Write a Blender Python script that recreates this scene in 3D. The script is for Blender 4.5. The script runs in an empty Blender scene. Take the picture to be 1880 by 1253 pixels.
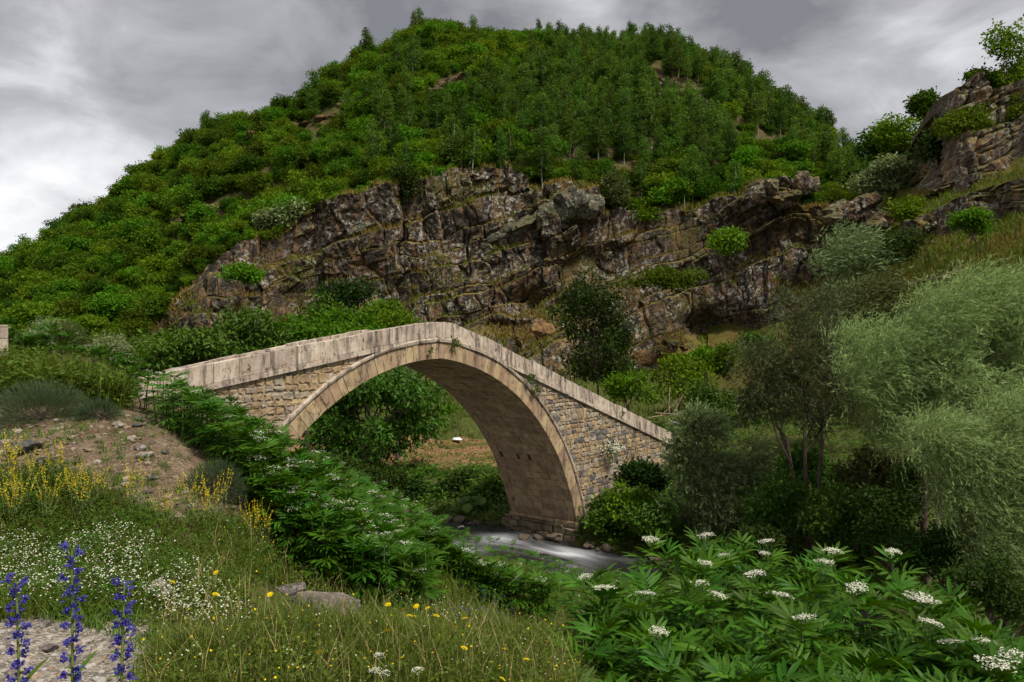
import bpy, math, random
import numpy as np
from mathutils import Vector, Matrix
R = math.radians
rng = np.random.default_rng(7)
random.seed(7)
SC = bpy.context.scene
COL = SC.collection

# ------------------------------------------------------------------ camera
F, CX, CY, CZ = 1450.0, 940.0, 626.5, 10.1
cam_d = bpy.data.cameras.new('camera'); cam = bpy.data.objects.new('camera', cam_d); COL.objects.link(cam)
cam_d.sensor_width = 36.0; cam_d.lens = 36.0 * F / 1880.0; cam_d.clip_start = 0.05; cam_d.clip_end = 3000
cam.location = (0, 0, CZ); cam.rotation_euler = (R(90), 0, 0)
SC.camera = cam

# ------------------------------------------------------------------ sky, sun, exposure
SKY_SEED = (6.2796, 2.8243, 1.0908)
SUN_DIR = Vector((0.40, -0.42, 0.81)).normalized()          # towards the sun
w = bpy.data.worlds.new('World'); SC.world = w; w.use_nodes = True
nt = w.node_tree; nt.nodes.clear()
def wn(t, **k):
    n = nt.nodes.new(t)
    for a, b in k.items(): setattr(n, a, b)
    return n
def wmath(op, a, b=None):
    n = wn('ShaderNodeMath', operation=op)
    for i, v in enumerate((a, b)):
        if v is None: continue
        if isinstance(v, (int, float)): n.inputs[i].default_value = v
        else: nt.links.new(v, n.inputs[i])
    return n.outputs[0]
wo = wn('ShaderNodeOutputWorld'); bg = wn('ShaderNodeBackground'); nt.links.new(bg.outputs[0], wo.inputs[0])
sky = wn('ShaderNodeTexSky', sky_type='NISHITA', sun_disc=False)
sky.sun_elevation = math.asin(SUN_DIR.z); sky.sun_rotation = math.atan2(SUN_DIR.x, SUN_DIR.y)
tc = wn('ShaderNodeTexCoord'); sep = wn('ShaderNodeSeparateXYZ'); nt.links.new(tc.outputs['Generated'], sep.inputs[0])
cmb = tc.outputs['Generated']
def wnoise(scale, detail, loc, stretch=(1, 1, 1), rough=0.5, rot=0.0, dist=0.0):
    m = wn('ShaderNodeMapping'); m.inputs['Location'].default_value = loc; m.inputs['Scale'].default_value = stretch
    m.inputs['Rotation'].default_value = (0, 0, rot)
    nt.links.new(cmb, m.inputs[0])
    n = wn('ShaderNodeTexNoise'); n.inputs['Scale'].default_value = scale; n.inputs['Detail'].default_value = detail
    n.inputs['Roughness'].default_value = rough; n.inputs['Distortion'].default_value = dist
    nt.links.new(m.outputs[0], n.inputs['Vector']); return n.outputs['Fac']
cl = wmath('ADD', wmath('MULTIPLY', wnoise(1.7, 5, SKY_SEED, (1.0, 0.7, 2.3), 0.5, R(0), 0.5), 0.76), wmath('MULTIPLY', wnoise(5.5, 6, (0.4, 5.2, 1.0), (1, 0.6, 2.2), 0.58, R(0), 0.5), 0.24))
ramp = wn('ShaderNodeValToRGB'); nt.links.new(cl, ramp.inputs[0])
e = ramp.color_ramp.elements
e[0].position = 0.42; e[0].color = (0.076, 0.075, 0.079, 1)
e[1].position = 0.63; e[1].color = (0.35, 0.35, 0.358, 1)
x = e.new(0.52); x.color = (0.168, 0.166, 0.171, 1)
skym = wn('ShaderNodeMix', data_type='RGBA'); skym.inputs[0].default_value = 0.96
gain = wn('ShaderNodeMix', data_type='RGBA', blend_type='MULTIPLY'); gain.inputs[0].default_value = 1.0
nt.links.new(sky.outputs[0], gain.inputs[6]); gain.inputs[7].default_value = (0.09, 0.09, 0.09, 1)
nt.links.new(gain.outputs[2], skym.inputs[6]); nt.links.new(ramp.outputs[0], skym.inputs[7])
nt.links.new(skym.outputs[2], bg.inputs[0]); bg.inputs[1].default_value = 1.0
sd = bpy.data.lights.new('sun', 'SUN'); sd.energy = 1.5; sd.angle = R(10); sd.color = (1.0, 0.95, 0.86)
so = bpy.data.objects.new('sun', sd); COL.objects.link(so); so.location = (10, -10, 60)
so.rotation_euler = SUN_DIR.to_track_quat('Z', 'Y').to_euler()
SC.view_settings.view_transform = 'Standard'; SC.view_settings.look = 'None'
SC.view_settings.exposure = 1.6; SC.view_settings.gamma = 1.0; SC.view_settings.use_curve_mapping = False
SC.render.engine = 'CYCLES'
SC.cycles.max_bounces = 4; SC.cycles.diffuse_bounces = 2; SC.cycles.glossy_bounces = 2; SC.cycles.transmission_bounces = 3
SC.cycles.use_adaptive_sampling = True; SC.cycles.adaptive_threshold = 0.03; SC.cycles.use_denoising = True

# ------------------------------------------------------------------ numeric helpers
def P(px, py, Y):
    px, py, Y = np.asarray(px, float), np.asarray(py, float), np.asarray(Y, float)
    return np.stack([(px - CX) / F * Y, Y + 0 * px, CZ - (py - CY) / F * Y], -1)
def project(X):
    return CX + F * X[:, 0] / X[:, 1], CY - F * (X[:, 2] - CZ) / X[:, 1]
def hsh(ix, iy, iz, k=0):
    h = (ix.astype(np.int64) * 374761393 + iy.astype(np.int64) * 668265263 + iz.astype(np.int64) * 2147483647 + k * 974711) & 0xffffffff
    h = ((h ^ (h >> 13)) * 1274126177) & 0xffffffff
    h = ((h ^ (h >> 16)) * 2246822519) & 0xffffffff
    return ((h ^ (h >> 15)) & 0xffffff) / float(0xffffff)
def noise(p, k=0):
    i = np.floor(p).astype(np.int64); f = p - i; f = f * f * f * (f * (f * 6 - 15) + 10); r = 0
    for dx in (0, 1):
        for dy in (0, 1):
            for dz in (0, 1):
                wt = (f[:, 0] if dx else 1 - f[:, 0]) * (f[:, 1] if dy else 1 - f[:, 1]) * (f[:, 2] if dz else 1 - f[:, 2])
                r = r + wt * hsh(i[:, 0] + dx, i[:, 1] + dy, i[:, 2] + dz, k)
    return r * 2 - 1
def fbm(p, octaves=4, gain=0.5, k=0):
    a, r = 1.0, 0
    p = np.asarray(p, float)
    for o in range(octaves):
        r = r + a * noise(p, k + o); p = p * 2.03 + 11.3; a *= gain
    return r
def voro(p, k=0):
    """distance to the edge between cells and a random number per cell"""
    i = np.floor(p).astype(np.int64); f1 = np.full(len(p), 9.0); f2 = f1.copy(); cid = np.zeros(len(p)); ctr = np.zeros_like(p)
    for dx in (-1, 0, 1):
        for dy in (-1, 0, 1):
            for dz in (-1, 0, 1):
                c = i + np.array([dx, dy, dz])
                q = np.stack([c[:, j] + hsh(c[:, 0], c[:, 1], c[:, 2], k + 31 * j) for j in range(3)], 1)
                d = np.sqrt(((p - q) ** 2).sum(1)); near = d < f1
                f2 = np.where(near, f1, np.minimum(f2, d)); f1 = np.where(near, d, f1)
                cid = np.where(near, hsh(c[:, 0], c[:, 1], c[:, 2], k + 7), cid)
                ctr = np.where(near[:, None], q, ctr)
    return f2 - f1, cid, p - ctr
def inpoly(px, py, poly):
    r = np.zeros(len(px), bool); n = len(poly); j = n - 1
    for i in range(n):
        xi, yi = poly[i]; xj, yj = poly[j]
        c = ((yi > py) != (yj > py)) & (px < (xj - xi) * (py - yi) / (yj - yi + 1e-9) + xi)
        r ^= c; j = i
    return r
def sample_poly(poly, n):
    xs = [p[0] for p in poly]; ys = [p[1] for p in poly]; out = []
    tot = 0
    while tot < n:
        q = rng.uniform((min(xs), min(ys)), (max(xs), max(ys)), (n * 2, 2)); q = q[inpoly(q[:, 0], q[:, 1], poly)]
        out.append(q); tot += len(q)
    return np.concatenate(out)[:n]

# ------------------------------------------------------------------ mesh and object helpers
def new_mesh(name, V, Fa, mats=(), smooth=False, midx=None):
    V = np.asarray(V, np.float32); Fa = np.asarray(Fa, np.int32); m, k = Fa.shape
    me = bpy.data.meshes.new(name)
    me.vertices.add(len(V)); me.vertices.foreach_set('co', V.ravel())
    me.loops.add(m * k); me.loops.foreach_set('vertex_index', Fa.ravel())
    me.polygons.add(m); me.polygons.foreach_set('loop_start', np.arange(0, m * k, k, dtype=np.int32))
    if midx is not None: me.polygons.foreach_set('material_index', np.asarray(midx, np.int32))
    me.polygons.foreach_set('use_smooth', np.full(m, smooth))
    me.update(calc_edges=True)
    for q in mats: me.materials.append(q)
    return me
def link(name, me, parent=None, loc=None):
    o = bpy.data.objects.new(name, me); COL.objects.link(o)
    if parent is not None: o.parent = parent
    if loc is not None: o.location = loc
    return o
def mobj(name, V, Fa, mat, parent=None, smooth=False):
    return link(name, new_mesh(name, V, Fa, (mat,), smooth), parent)
def tag(o, label=None, cat=None, group=None, kind=None):
    if label: o['label'] = label
    if cat: o['category'] = cat
    if group: o['group'] = group
    if kind: o['kind'] = kind
    return o
def empty(name, loc, rz=0.0, sc=1.0):
    o = bpy.data.objects.new(name, None); COL.objects.link(o); o.location = loc; o.rotation_euler = (0, 0, rz)
    o.scale = (sc,) * 3 if isinstance(sc, (int, float)) else sc
    o.empty_display_size = 0.2
    return o
def attr(me, name, vals):
    a = me.attributes.new(name, 'FLOAT', 'POINT'); a.data.foreach_set('value', np.asarray(vals, np.float32))
def grid_faces(nu, nv):
    i = np.arange(nu - 1)[:, None] * nv + np.arange(nv - 1)[None, :]
    return np.stack([i, i + nv, i + nv + 1, i + 1], -1).reshape(-1, 4)
def join(parts):
    Vs, Fs, o = [], [], 0
    for V, Fa in parts:
        Vs.append(V); Fs.append(np.asarray(Fa) + o); o += len(V)
    return np.concatenate(Vs), np.concatenate(Fs)
def tube(pts, rad, n=6):
    pts = np.asarray(pts, float); k = len(pts); rad = np.broadcast_to(np.asarray(rad, float), (k,))
    d = np.gradient(pts, axis=0); d /= np.linalg.norm(d, axis=1)[:, None] + 1e-9
    ref = np.where(np.abs(d[:, 2:3]) > 0.9, [[1.0, 0, 0]], [[0, 0, 1.0]])
    u = np.cross(d, ref); u /= np.linalg.norm(u, axis=1)[:, None]; v = np.cross(d, u)
    a = np.arange(n) / n * 2 * math.pi
    V = pts[:, None] + rad[:, None, None] * (u[:, None] * np.cos(a)[None, :, None] + v[:, None] * np.sin(a)[None, :, None])
    i = np.arange(k - 1)[:, None] * n; j = np.arange(n)[None]; j2 = (j + 1) % n
    Fa = np.stack([i + j, i + j2, i + n + j2, i + n + j], -1).reshape(-1, 4)
    return V.reshape(-1, 3), Fa
def unit(v): return v / (np.linalg.norm(v, axis=-1, keepdims=True) + 1e-9)
def leaves(pos, axis, nrm, length, width, fold=0.15):
    """rhombic leaves, one quad each"""
    n = len(pos); length = np.broadcast_to(length, (n,))[:, None]; width = np.broadcast_to(width, (n,))[:, None]
    axis = unit(axis); side = unit(np.cross(axis, nrm)); nn = np.cross(side, axis)
    V = np.stack([pos, pos + axis * length * 0.45 + side * width * 0.5 + nn * width * fold, pos + axis * length, pos + axis * length * 0.45 - side * width * 0.5 + nn * width * fold], 1)
    return V.reshape(-1, 3), np.arange(n * 4).reshape(-1, 4)
def ball(n, shell=0.6):
    v = unit(rng.normal(size=(n, 3))); r = (shell + (1 - shell) * rng.random(n)) if shell < 1 else np.ones(n)
    r = np.where(rng.random(n) < 0.75, r, rng.random(n) ** 0.5)
    return v * r[:, None]
def crown(lobes, twigs, per, size, aspect=0.6, sigma=None, up=0.5, droop=0.0, wind=None, windy=0.0):
    """lobes: (cx,cy,cz,rx,ry,rz); leaves gather on twigs spread through each lobe"""
    lobes = np.asarray(lobes, float); vol = (lobes[:, 3] * lobes[:, 4] * lobes[:, 5]) ** 0.67; vol /= vol.sum()
    out = []
    for L, q in zip(lobes, vol):
        k = max(3, int(twigs * q)); b = ball(k); c = L[:3] + b * L[3:6]
        c = np.repeat(c, per, 0); bb = np.repeat(b, per, 0); n = len(c)
        sg = sigma if sigma else size * 1.2
        pos = c + rng.normal(size=(n, 3)) * sg * np.array([1, 1, 0.7])
        ax = unit(bb * 0.6 + rng.normal(size=(n, 3)) * 0.7 + np.array([0, 0, -droop]))
        if wind is not None: ax = unit(ax * (1 - windy) + np.asarray(wind) * windy + rng.normal(size=(n, 3)) * 0.16)
        nr = unit(bb * 0.5 + np.array([0, 0, up]) + rng.normal(size=(n, 3)) * 0.5)
        s = size * rng.uniform(0.65, 1.35, n)
        out.append(leaves(pos, ax, nr, s, s * aspect))
    return join(out)
def wobble(a, b, k, amp):
    t = np.linspace(0, 1, k)[:, None]; p = np.asarray(a) * (1 - t) + np.asarray(b) * t
    p[1:-1] += rng.normal(size=(k - 2, 3)) * amp
    return p

# ------------------------------------------------------------------ materials
class MT:
    def __init__(s, name):
        s.m = bpy.data.materials.new(name); s.m.use_nodes = True; s.t = s.m.node_tree; s.t.nodes.clear()
        s.out = s.n('ShaderNodeOutputMaterial')
    def n(s, t, **k):
        q = s.t.nodes.new(t)
        for a, b in k.items(): setattr(q, a, b)
        return q
    def set(s, sock, v):
        if isinstance(v, bpy.types.NodeSocket): s.t.links.new(v, sock)
        elif isinstance(v, (tuple, list)): sock.default_value = (*v, 1) if len(v) == 3 and sock.type == 'RGBA' else v
        else: sock.default_value = v
    def pos(s):
        return s.n('ShaderNodeNewGeometry').outputs['Position']
    def obj(s):
        return s.n('ShaderNodeTexCoord').outputs['Object']
    def noise(s, scale, detail=4, rough=0.55, vec=None, stretch=None, dist=0.0):
        q = s.n('ShaderNodeTexNoise'); q.inputs['Scale'].default_value = scale; q.inputs['Detail'].default_value = detail
        q.inputs['Roughness'].default_value = rough; q.inputs['Distortion'].default_value = dist
        v = vec if vec is not None else s.pos()
        if stretch:
            m = s.n('ShaderNodeMapping'); s.t.links.new(v, m.inputs[0]); m.inputs['Scale'].default_value = stretch; v = m.outputs[0]
        s.t.links.new(v, q.inputs['Vector']); return q.outputs['Fac']
    def voro(s, scale, feature='F1', out='Distance', vec=None, stretch=None):
        q = s.n('ShaderNodeTexVoronoi', feature=feature); q.inputs['Scale'].default_value = scale
        v = vec if vec is not None else s.pos()
        if stretch:
            m = s.n('ShaderNodeMapping'); s.t.links.new(v, m.inputs[0]); m.inputs['Scale'].default_value = stretch; v = m.outputs[0]
        s.t.links.new(v, q.inputs['Vector']); return q.outputs[out]
    def ramp(s, fac, stops, ease=False):
        q = s.n('ShaderNodeValToRGB'); s.t.links.new(fac, q.inputs[0]); el = q.color_ramp.elements
        if ease: q.color_ramp.interpolation = 'EASE'
        for i, (p, c) in enumerate(stops):
            e = el[i] if i < 2 else el.new(p)
            e.position = p; c = (c, c, c) if isinstance(c, (int, float)) else c; e.color = (*c, 1)
        return q.outputs[0]
    def mix(s, f, a, b, mode='MIX'):
        q = s.n('ShaderNodeMix', data_type='RGBA', blend_type=mode); s.set(q.inputs[0], f); s.set(q.inputs[6], a); s.set(q.inputs[7], b); return q.outputs[2]
    def math(s, op, a, b=0.0, c=None):
        q = s.n('ShaderNodeMath', operation=op); s.set(q.inputs[0], a); s.set(q.inputs[1], b)
        if c is not None: s.set(q.inputs[2], c)
        return q.outputs[0]
    def attr(s, name): return s.n('ShaderNodeAttribute', attribute_name=name).outputs['Fac']
    def nz(s):
        g = s.n('ShaderNodeNewGeometry'); q = s.n('ShaderNodeSeparateXYZ'); s.t.links.new(g.outputs['Normal'], q.inputs[0]); return q.outputs[2]
    def orand(s): return s.n('ShaderNodeObjectInfo').outputs['Random']
    def island(s): return s.n('ShaderNodeNewGeometry').outputs['Random Per Island']
    def hsv(s, col, h=0.5, sat=1.0, v=1.0):
        q = s.n('ShaderNodeHueSaturation'); s.set(q.inputs['Color'], col); s.set(q.inputs['Hue'], h); s.set(q.inputs['Saturation'], sat); s.set(q.inputs['Value'], v); return q.outputs[0]
    def bump(s, h, strength, dist):
        q = s.n('ShaderNodeBump'); q.inputs['Strength'].default_value = strength; q.inputs['Distance'].default_value = dist
        s.t.links.new(h, q.inputs['Height']); return q.outputs[0]
    def bsdf(s, col, rough=0.9, spec=0.25, normal=None, trans=0.0, tcol=None):
        q = s.n('ShaderNodeBsdfPrincipled'); s.set(q.inputs['Base Color'], col); s.set(q.inputs['Roughness'], rough); s.set(q.inputs['Specular IOR Level'], spec)
        if normal is not None: s.t.links.new(normal, q.inputs['Normal'])
        r = q.outputs[0]
        if trans:
            tr = s.n('ShaderNodeBsdfTranslucent'); s.set(tr.inputs[0], tcol if tcol is not None else col)
            mx = s.n('ShaderNodeMixShader'); mx.inputs[0].default_value = trans
            s.t.links.new(r, mx.inputs[1]); s.t.links.new(tr.outputs[0], mx.inputs[2]); r = mx.outputs[0]
        s.t.links.new(r, s.out.inputs[0]); return s.m
def leaf_mat(name, c, hue=0.03, val=0.5, trans=0.35, rough=0.6, spec=0.1, isl=0.5):
    m = MT(name)
    r, i = m.orand(), m.island()
    h = m.math('ADD', m.math('MULTIPLY', r, hue * 2), 0.5 - hue)
    v = m.math('ADD', m.math('MULTIPLY', m.math('FRACT', m.math('MULTIPLY', r, 7.31)), val), 1 - val / 2)
    v = m.math('MULTIPLY', v, m.math('ADD', m.math('MULTIPLY', i, isl), 1 - isl / 2))
    col = m.hsv(c, h, 1.0, v)
    return m.bsdf(col, rough, spec, trans=trans, tcol=m.hsv(col, 0.485, 1.1, 1.1))
def bark_mat(name, c, c2):
    m = MT(name); n = m.noise(6, 4, vec=m.obj(), stretch=(3, 3, 0.6))
    return m.bsdf(m.ramp(n, [(0.35, c2), (0.65, c)]), 0.95, 0.1, m.bump(n, 0.6, 0.03))
def plain(name, c, rough=0.8, spec=0.2, var=0.3, trans=0.0, scale=30.0):
    m = MT(name); n = m.noise(scale, 3, vec=m.obj())
    v = m.math('ADD', m.math('MULTIPLY', n, var * 2), 1 - var)
    v = m.math('MULTIPLY', v, m.math('ADD', m.math('MULTIPLY', m.island(), 0.3), 0.85))
    return m.bsdf(m.hsv(c, 0.5, 1.0, v), rough, spec, trans=trans)

def rock_mat(name, dark, mid, light, lichen=0.5, moss=0.6, ochre=0.3, scale=1.0, objspace=False):
    m = MT(name); p = m.obj() if objspace else m.pos()
    big = m.noise(0.35 * scale, 5, 0.6, p); fine = m.noise(3.2 * scale, 7, 0.68, p); vert = m.noise(0.8 * scale, 5, 0.6, p, (1.6, 1.6, 0.35))
    col = m.mix(m.ramp(fine, [(0.36, 0.0), (0.66, 1.0)]), dark, mid)
    col = m.mix(m.math('MULTIPLY', m.ramp(vert, [(0.50, 0.0), (0.62, 1.0)]), ochre), col, (0.27, 0.145, 0.06))
    sp = m.noise(1.9 * scale, 8, 0.75, p); patch = m.ramp(m.noise(0.22 * scale, 3, 0.5, p), [(0.42, 0.0), (0.60, 1.0)])
    li = m.math('MULTIPLY', m.math('MULTIPLY', m.ramp(sp, [(0.525, 0.0), (0.57, 1.0)]), m.math('ADD', m.math('MULTIPLY', patch, 0.8), 0.2)), lichen)
    col = m.mix(li, col, light)
    up = m.ramp(m.math('ADD', m.nz(), m.math('MULTIPLY', m.math('SUBTRACT', fine, 0.5), 0.9)), [(0.52, 0.0), (0.80, 1.0)])
    gcol = m.mix(m.ramp(m.noise(0.5 * scale, 3, 0.5, p), [(0.38, 0.0), (0.60, 1.0)]), (0.060, 0.078, 0.009), (0.15, 0.105, 0.022))
    gcol = m.hsv(gcol, 0.5, 1.0, m.math('ADD', fine, 0.5))
    col = m.mix(m.math('MULTIPLY', up, moss), col, gcol)
    if not objspace: col = m.mix(m.math('MULTIPLY', m.ramp(m.math('ADD', m.noise(0.13 * scale, 4, 0.6, p), m.math('MULTIPLY', m.math('SUBTRACT', fine, 0.5), 0.5)), [(0.56, 0.0), (0.66, 1.0)]), moss * 0.55), col, gcol)
    b = m.math('ADD', m.math('MULTIPLY', fine, 0.6), m.math('MULTIPLY', m.noise(1.3 * scale, 6, 0.7, p, (0.6, 0.6, 1.9)), 1.0))
    return m.bsdf(col, 0.92, 0.2, m.bump(b, 0.7, 0.13 / scale))

M = {}
M['cliff'] = rock_mat('basalt cliff', (0.013, 0.0098, 0.0078), (0.058, 0.042, 0.029), (0.34, 0.325, 0.28), 0.9, 0.85, 0.4)
M['outcrop'] = rock_mat('grey outcrop', (0.032, 0.025, 0.019), (0.115, 0.087, 0.062), (0.34, 0.32, 0.265), 0.8, 0.75, 0.5)
M['red_rock'] = rock_mat('reddish scree rock', (0.05, 0.033, 0.023), (0.14, 0.092, 0.058), (0.28, 0.245, 0.19), 0.4, 0.8, 0.5)
M['lichen_rock'] = rock_mat('lichen grey crag', (0.035, 0.031, 0.024), (0.125, 0.122, 0.088), (0.30, 0.305, 0.225), 0.9, 0.5, 0.1, 1.6)
M['ochre_rock'] = rock_mat('ochre rock slab', (0.10, 0.055, 0.025), (0.26, 0.155, 0.07), (0.34, 0.28, 0.2), 0.3, 0.3, 0.9, 1.5)
M['dark_stone'] = rock_mat('dark field stone', (0.035, 0.035, 0.038), (0.10, 0.098, 0.10), (0.30, 0.29, 0.27), 0.25, 0.15, 0.1, 7.0, True)
M['boulder'] = rock_mat('purple grey boulder', (0.075, 0.062, 0.06), (0.20, 0.165, 0.155), (0.40, 0.37, 0.34), 0.6, 0.1, 0.12, 6.0, True)
M['pale_stone'] = rock_mat('pale field stone', (0.16, 0.135, 0.11), (0.36, 0.315, 0.26), (0.55, 0.52, 0.47), 0.6, 0.05, 0.1, 9.0, True)
M['wet_stone'] = rock_mat('river stone', (0.03, 0.026, 0.022), (0.13, 0.10, 0.08), (0.28, 0.25, 0.22), 0.3, 0.1, 0.2, 5.0, True)

def masonry(name, c1, c2, stain=0.5, pits=0.5, hue=0.02):
    m = MT(name); p = m.pos()
    r = m.orand()
    n = m.noise(2.2, 6, 0.65, p); f = m.noise(14, 5, 0.7, p); pit = m.voro(9.0, 'F1', 'Distance', p)
    col = m.mix(m.ramp(n, [(0.35, 0.0), (0.65, 1.0)]), c1, c2)
    col = m.hsv(col, m.math('ADD', m.math('MULTIPLY', r, hue * 2), 0.5 - hue), 1.0, m.math('ADD', m.math('MULTIPLY', r, 0.35), 0.82))
    st = m.math('MULTIPLY', m.ramp(m.noise(1.5, 6, 0.7, p, (2.4, 2.4, 0.45)), [(0.47, 0.0), (0.64, 1.0)]), stain)
    col = m.mix(st, col, (0.075, 0.060, 0.050))
    sp = m.math('MULTIPLY', m.ramp(m.noise(5.5, 6, 0.75, p, (1, 1, 0.7)), [(0.58, 0.0), (0.64, 1.0)]), pits)
    col = m.mix(sp, col, (0.10, 0.078, 0.060))
    col = m.mix(m.ramp(f, [(0.35, 0.22), (0.6, 0.0)]), col, (0.12, 0.09, 0.06))
    b = m.math('ADD', m.math('MULTIPLY', n, 0.7), m.math('SUBTRACT', m.math('MULTIPLY', f, 0.5), m.math('MULTIPLY', sp, 0.6)))
    return m.bsdf(col, 0.93, 0.15, m.bump(b, 0.8, 0.035))
M['parapet'] = masonry('pale travertine', (0.44, 0.345, 0.265), (0.60, 0.505, 0.41), 0.9, 0.95, 0.006)
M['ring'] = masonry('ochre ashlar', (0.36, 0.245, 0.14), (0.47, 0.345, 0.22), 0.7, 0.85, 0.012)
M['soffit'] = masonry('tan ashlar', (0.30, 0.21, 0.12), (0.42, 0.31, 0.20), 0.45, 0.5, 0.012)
M['ochre_rubble'] = masonry('ochre rubble', (0.34, 0.235, 0.12), (0.44, 0.33, 0.205), 0.35, 0.5, 0.008)
M['tan_rubble'] = masonry('tan rubble', (0.31, 0.25, 0.18), (0.42, 0.355, 0.27), 0.35, 0.5, 0.008)
M['grey_rubble'] = masonry('slate grey rubble', (0.10, 0.095, 0.09), (0.20, 0.19, 0.175), 0.3, 0.3, 0.03)
M['mortar'] = masonry('lime mortar', (0.29, 0.225, 0.155), (0.40, 0.33, 0.245), 0.5, 0.6, 0.0)
M['wet_masonry'] = masonry('damp plinth stone', (0.15, 0.115, 0.075), (0.27, 0.21, 0.145), 0.6, 0.6, 0.02)

M['scrub'] = leaf_mat('oak scrub leaves', (0.080, 0.155, 0.007), 0.03, 1.0)
M['aspen'] = leaf_mat('aspen leaves', (0.075, 0.145, 0.018), 0.02, 0.6)
M['bright'] = leaf_mat('bright green leaves', (0.085, 0.175, 0.006), 0.02, 0.5)
M['walnut'] = leaf_mat('walnut leaves', (0.055, 0.118, 0.009), 0.015, 0.4, 0.3, 0.5, 0.2, 0.7)
M['dark_shrub'] = leaf_mat('dark shrub leaves', (0.030, 0.062, 0.009), 0.02, 0.4)
M['olive_shrub'] = leaf_mat('olive shrub leaves', (0.085, 0.10, 0.028), 0.02, 0.4)
M['silver'] = leaf_mat('silvery leaves', (0.20, 0.265, 0.105), 0.015, 0.3, 0.25)
M['willow'] = leaf_mat('willow leaves', (0.23, 0.31, 0.105), 0.012, 0.25, 0.3, 0.55, 0.2, 1.0)
M['willow_dark'] = leaf_mat('olive willow leaves', (0.085, 0.098, 0.035), 0.015, 0.25, 0.25, 0.55, 0.15, 0.9)
M['elder'] = leaf_mat('dwarf elder leaves', (0.046, 0.122, 0.007), 0.018, 0.5, 0.28, 0.5, 0.15, 0.4)
M['elder_stem'] = plain('elder stem', (0.09, 0.15, 0.04))
M['white_flower'] = plain('white blossom', (0.66, 0.65, 0.52), 0.8, 0.1, 0.15, 0.25)
M['cream_flower'] = plain('cream blossom', (0.58, 0.56, 0.40), 0.8, 0.1, 0.2, 0.25)
M['yellow_flower'] = plain('yellow blossom', (0.75, 0.55, 0.01), 0.7, 0.1, 0.2, 0.25)
M['blue_flower'] = plain('violet blue blossom', (0.085, 0.075, 0.36), 0.7, 0.1, 0.3, 0.2)
M['pink_flower'] = plain('pink bud', (0.30, 0.06, 0.30), 0.7, 0.1, 0.3, 0.2)
M['stem'] = plain('green stem', (0.13, 0.17, 0.045))
M['straw'] = plain('dry straw', (0.33, 0.25, 0.11))
M['herb'] = leaf_mat('herb leaves', (0.085, 0.150, 0.018), 0.02, 0.4)
M['grey_herb'] = leaf_mat('grey green twigs', (0.075, 0.105, 0.048), 0.015, 0.3)
M['grass'] = leaf_mat('meadow grass', (0.105, 0.150, 0.018), 0.03, 0.3, 0.3, 0.6, 0.2, 1.1)
M['dry_grass'] = leaf_mat('dry ledge grass', (0.20, 0.135, 0.035), 0.03, 0.3, 0.3, 0.6, 0.2, 0.8)
M['hill_grass'] = leaf_mat('hillside grass', (0.105, 0.135, 0.015), 0.03, 0.3, 0.3, 0.6, 0.2, 0.8)
M['bark'] = bark_mat('brown bark', (0.16, 0.12, 0.09), (0.06, 0.045, 0.035))
M['aspen_bark'] = bark_mat('pale bark', (0.42, 0.40, 0.34), (0.17, 0.155, 0.13))
M['wood'] = bark_mat('weathered pole', (0.36, 0.27, 0.18), (0.15, 0.11, 0.07))
M['sheet'] = plain('grey sheet metal', (0.33, 0.34, 0.36), 0.5, 0.5)
M['sack'] = plain('white sack', (0.75, 0.78, 0.80), 0.7, 0.2, 0.1)
def ground_mat():
    m = MT('bank earth'); p = m.pos(); v = m.attr('veg'); f = m.noise(9, 8, 0.7, p); pe = m.voro(48, 'F1', 'Color', p); n = m.noise(1.1, 5, 0.6, p)
    earth = m.mix(m.ramp(n, [(0.38, 0.0), (0.62, 1.0)]), (0.12, 0.077, 0.042), (0.235, 0.165, 0.098))
    sep = m.n('ShaderNodeSeparateColor'); m.t.links.new(pe, sep.inputs[0])
    earth = m.hsv(earth, 0.5, 0.9, m.math('ADD', m.math('MULTIPLY', sep.outputs[0], 0.8), 0.6))
    earth = m.mix(m.ramp(f, [(0.58, 0.0), (0.66, 0.6)]), earth, (0.33, 0.285, 0.225))
    gr = m.mix(m.ramp(f, [(0.35, 0.0), (0.65, 1.0)]), (0.045, 0.05, 0.016), (0.11, 0.125, 0.03))
    col = m.mix(m.ramp(m.math('ADD', v, m.math('MULTIPLY', m.math('SUBTRACT', f, 0.5), 0.7)), [(0.35, 0.0), (0.65, 1.0)]), earth, gr)
    col = m.mix(m.ramp(m.math('ADD', m.attr('gravel'), m.math('MULTIPLY', m.math('SUBTRACT', n, 0.5), 1.6)), [(0.35, 0.0), (0.6, 1.0)]), col, m.hsv((0.30, 0.26, 0.21), 0.5, 1.0, m.math('ADD', m.math('MULTIPLY', sep.outputs[1], 0.9), 0.5)))
    col = m.mix(m.attr('field'), col, m.mix(m.ramp(f, [(0.4, 0.0), (0.6, 1.0)]), (0.20, 0.11, 0.05), (0.33, 0.20, 0.105)))
    h = m.math('ADD', m.math('MULTIPLY', m.voro(48, 'F1', 'Distance', p), -0.8), m.math('MULTIPLY', f, 1.2))
    return m.bsdf(col, 0.95, 0.1, m.bump(h, 0.9, 0.03))
M['ground'] = ground_mat()
def hill_mat(name, a, b, rock):
    m = MT(name); p = m.pos(); n = m.noise(0.12, 6, 0.6, p); f = m.noise(1.6, 7, 0.7, p)
    col = m.mix(m.ramp(n, [(0.40, 0.0), (0.60, 1.0)]), a, b)
    col = m.mix(m.ramp(f, [(0.52, 0.0), (0.62, 0.7)]), col, rock)
    col = m.hsv(col, 0.5, 1.0, m.math('ADD', f, 0.5))
    return m.bsdf(col, 0.95, 0.1, m.bump(f, 0.9, 0.5))
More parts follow.
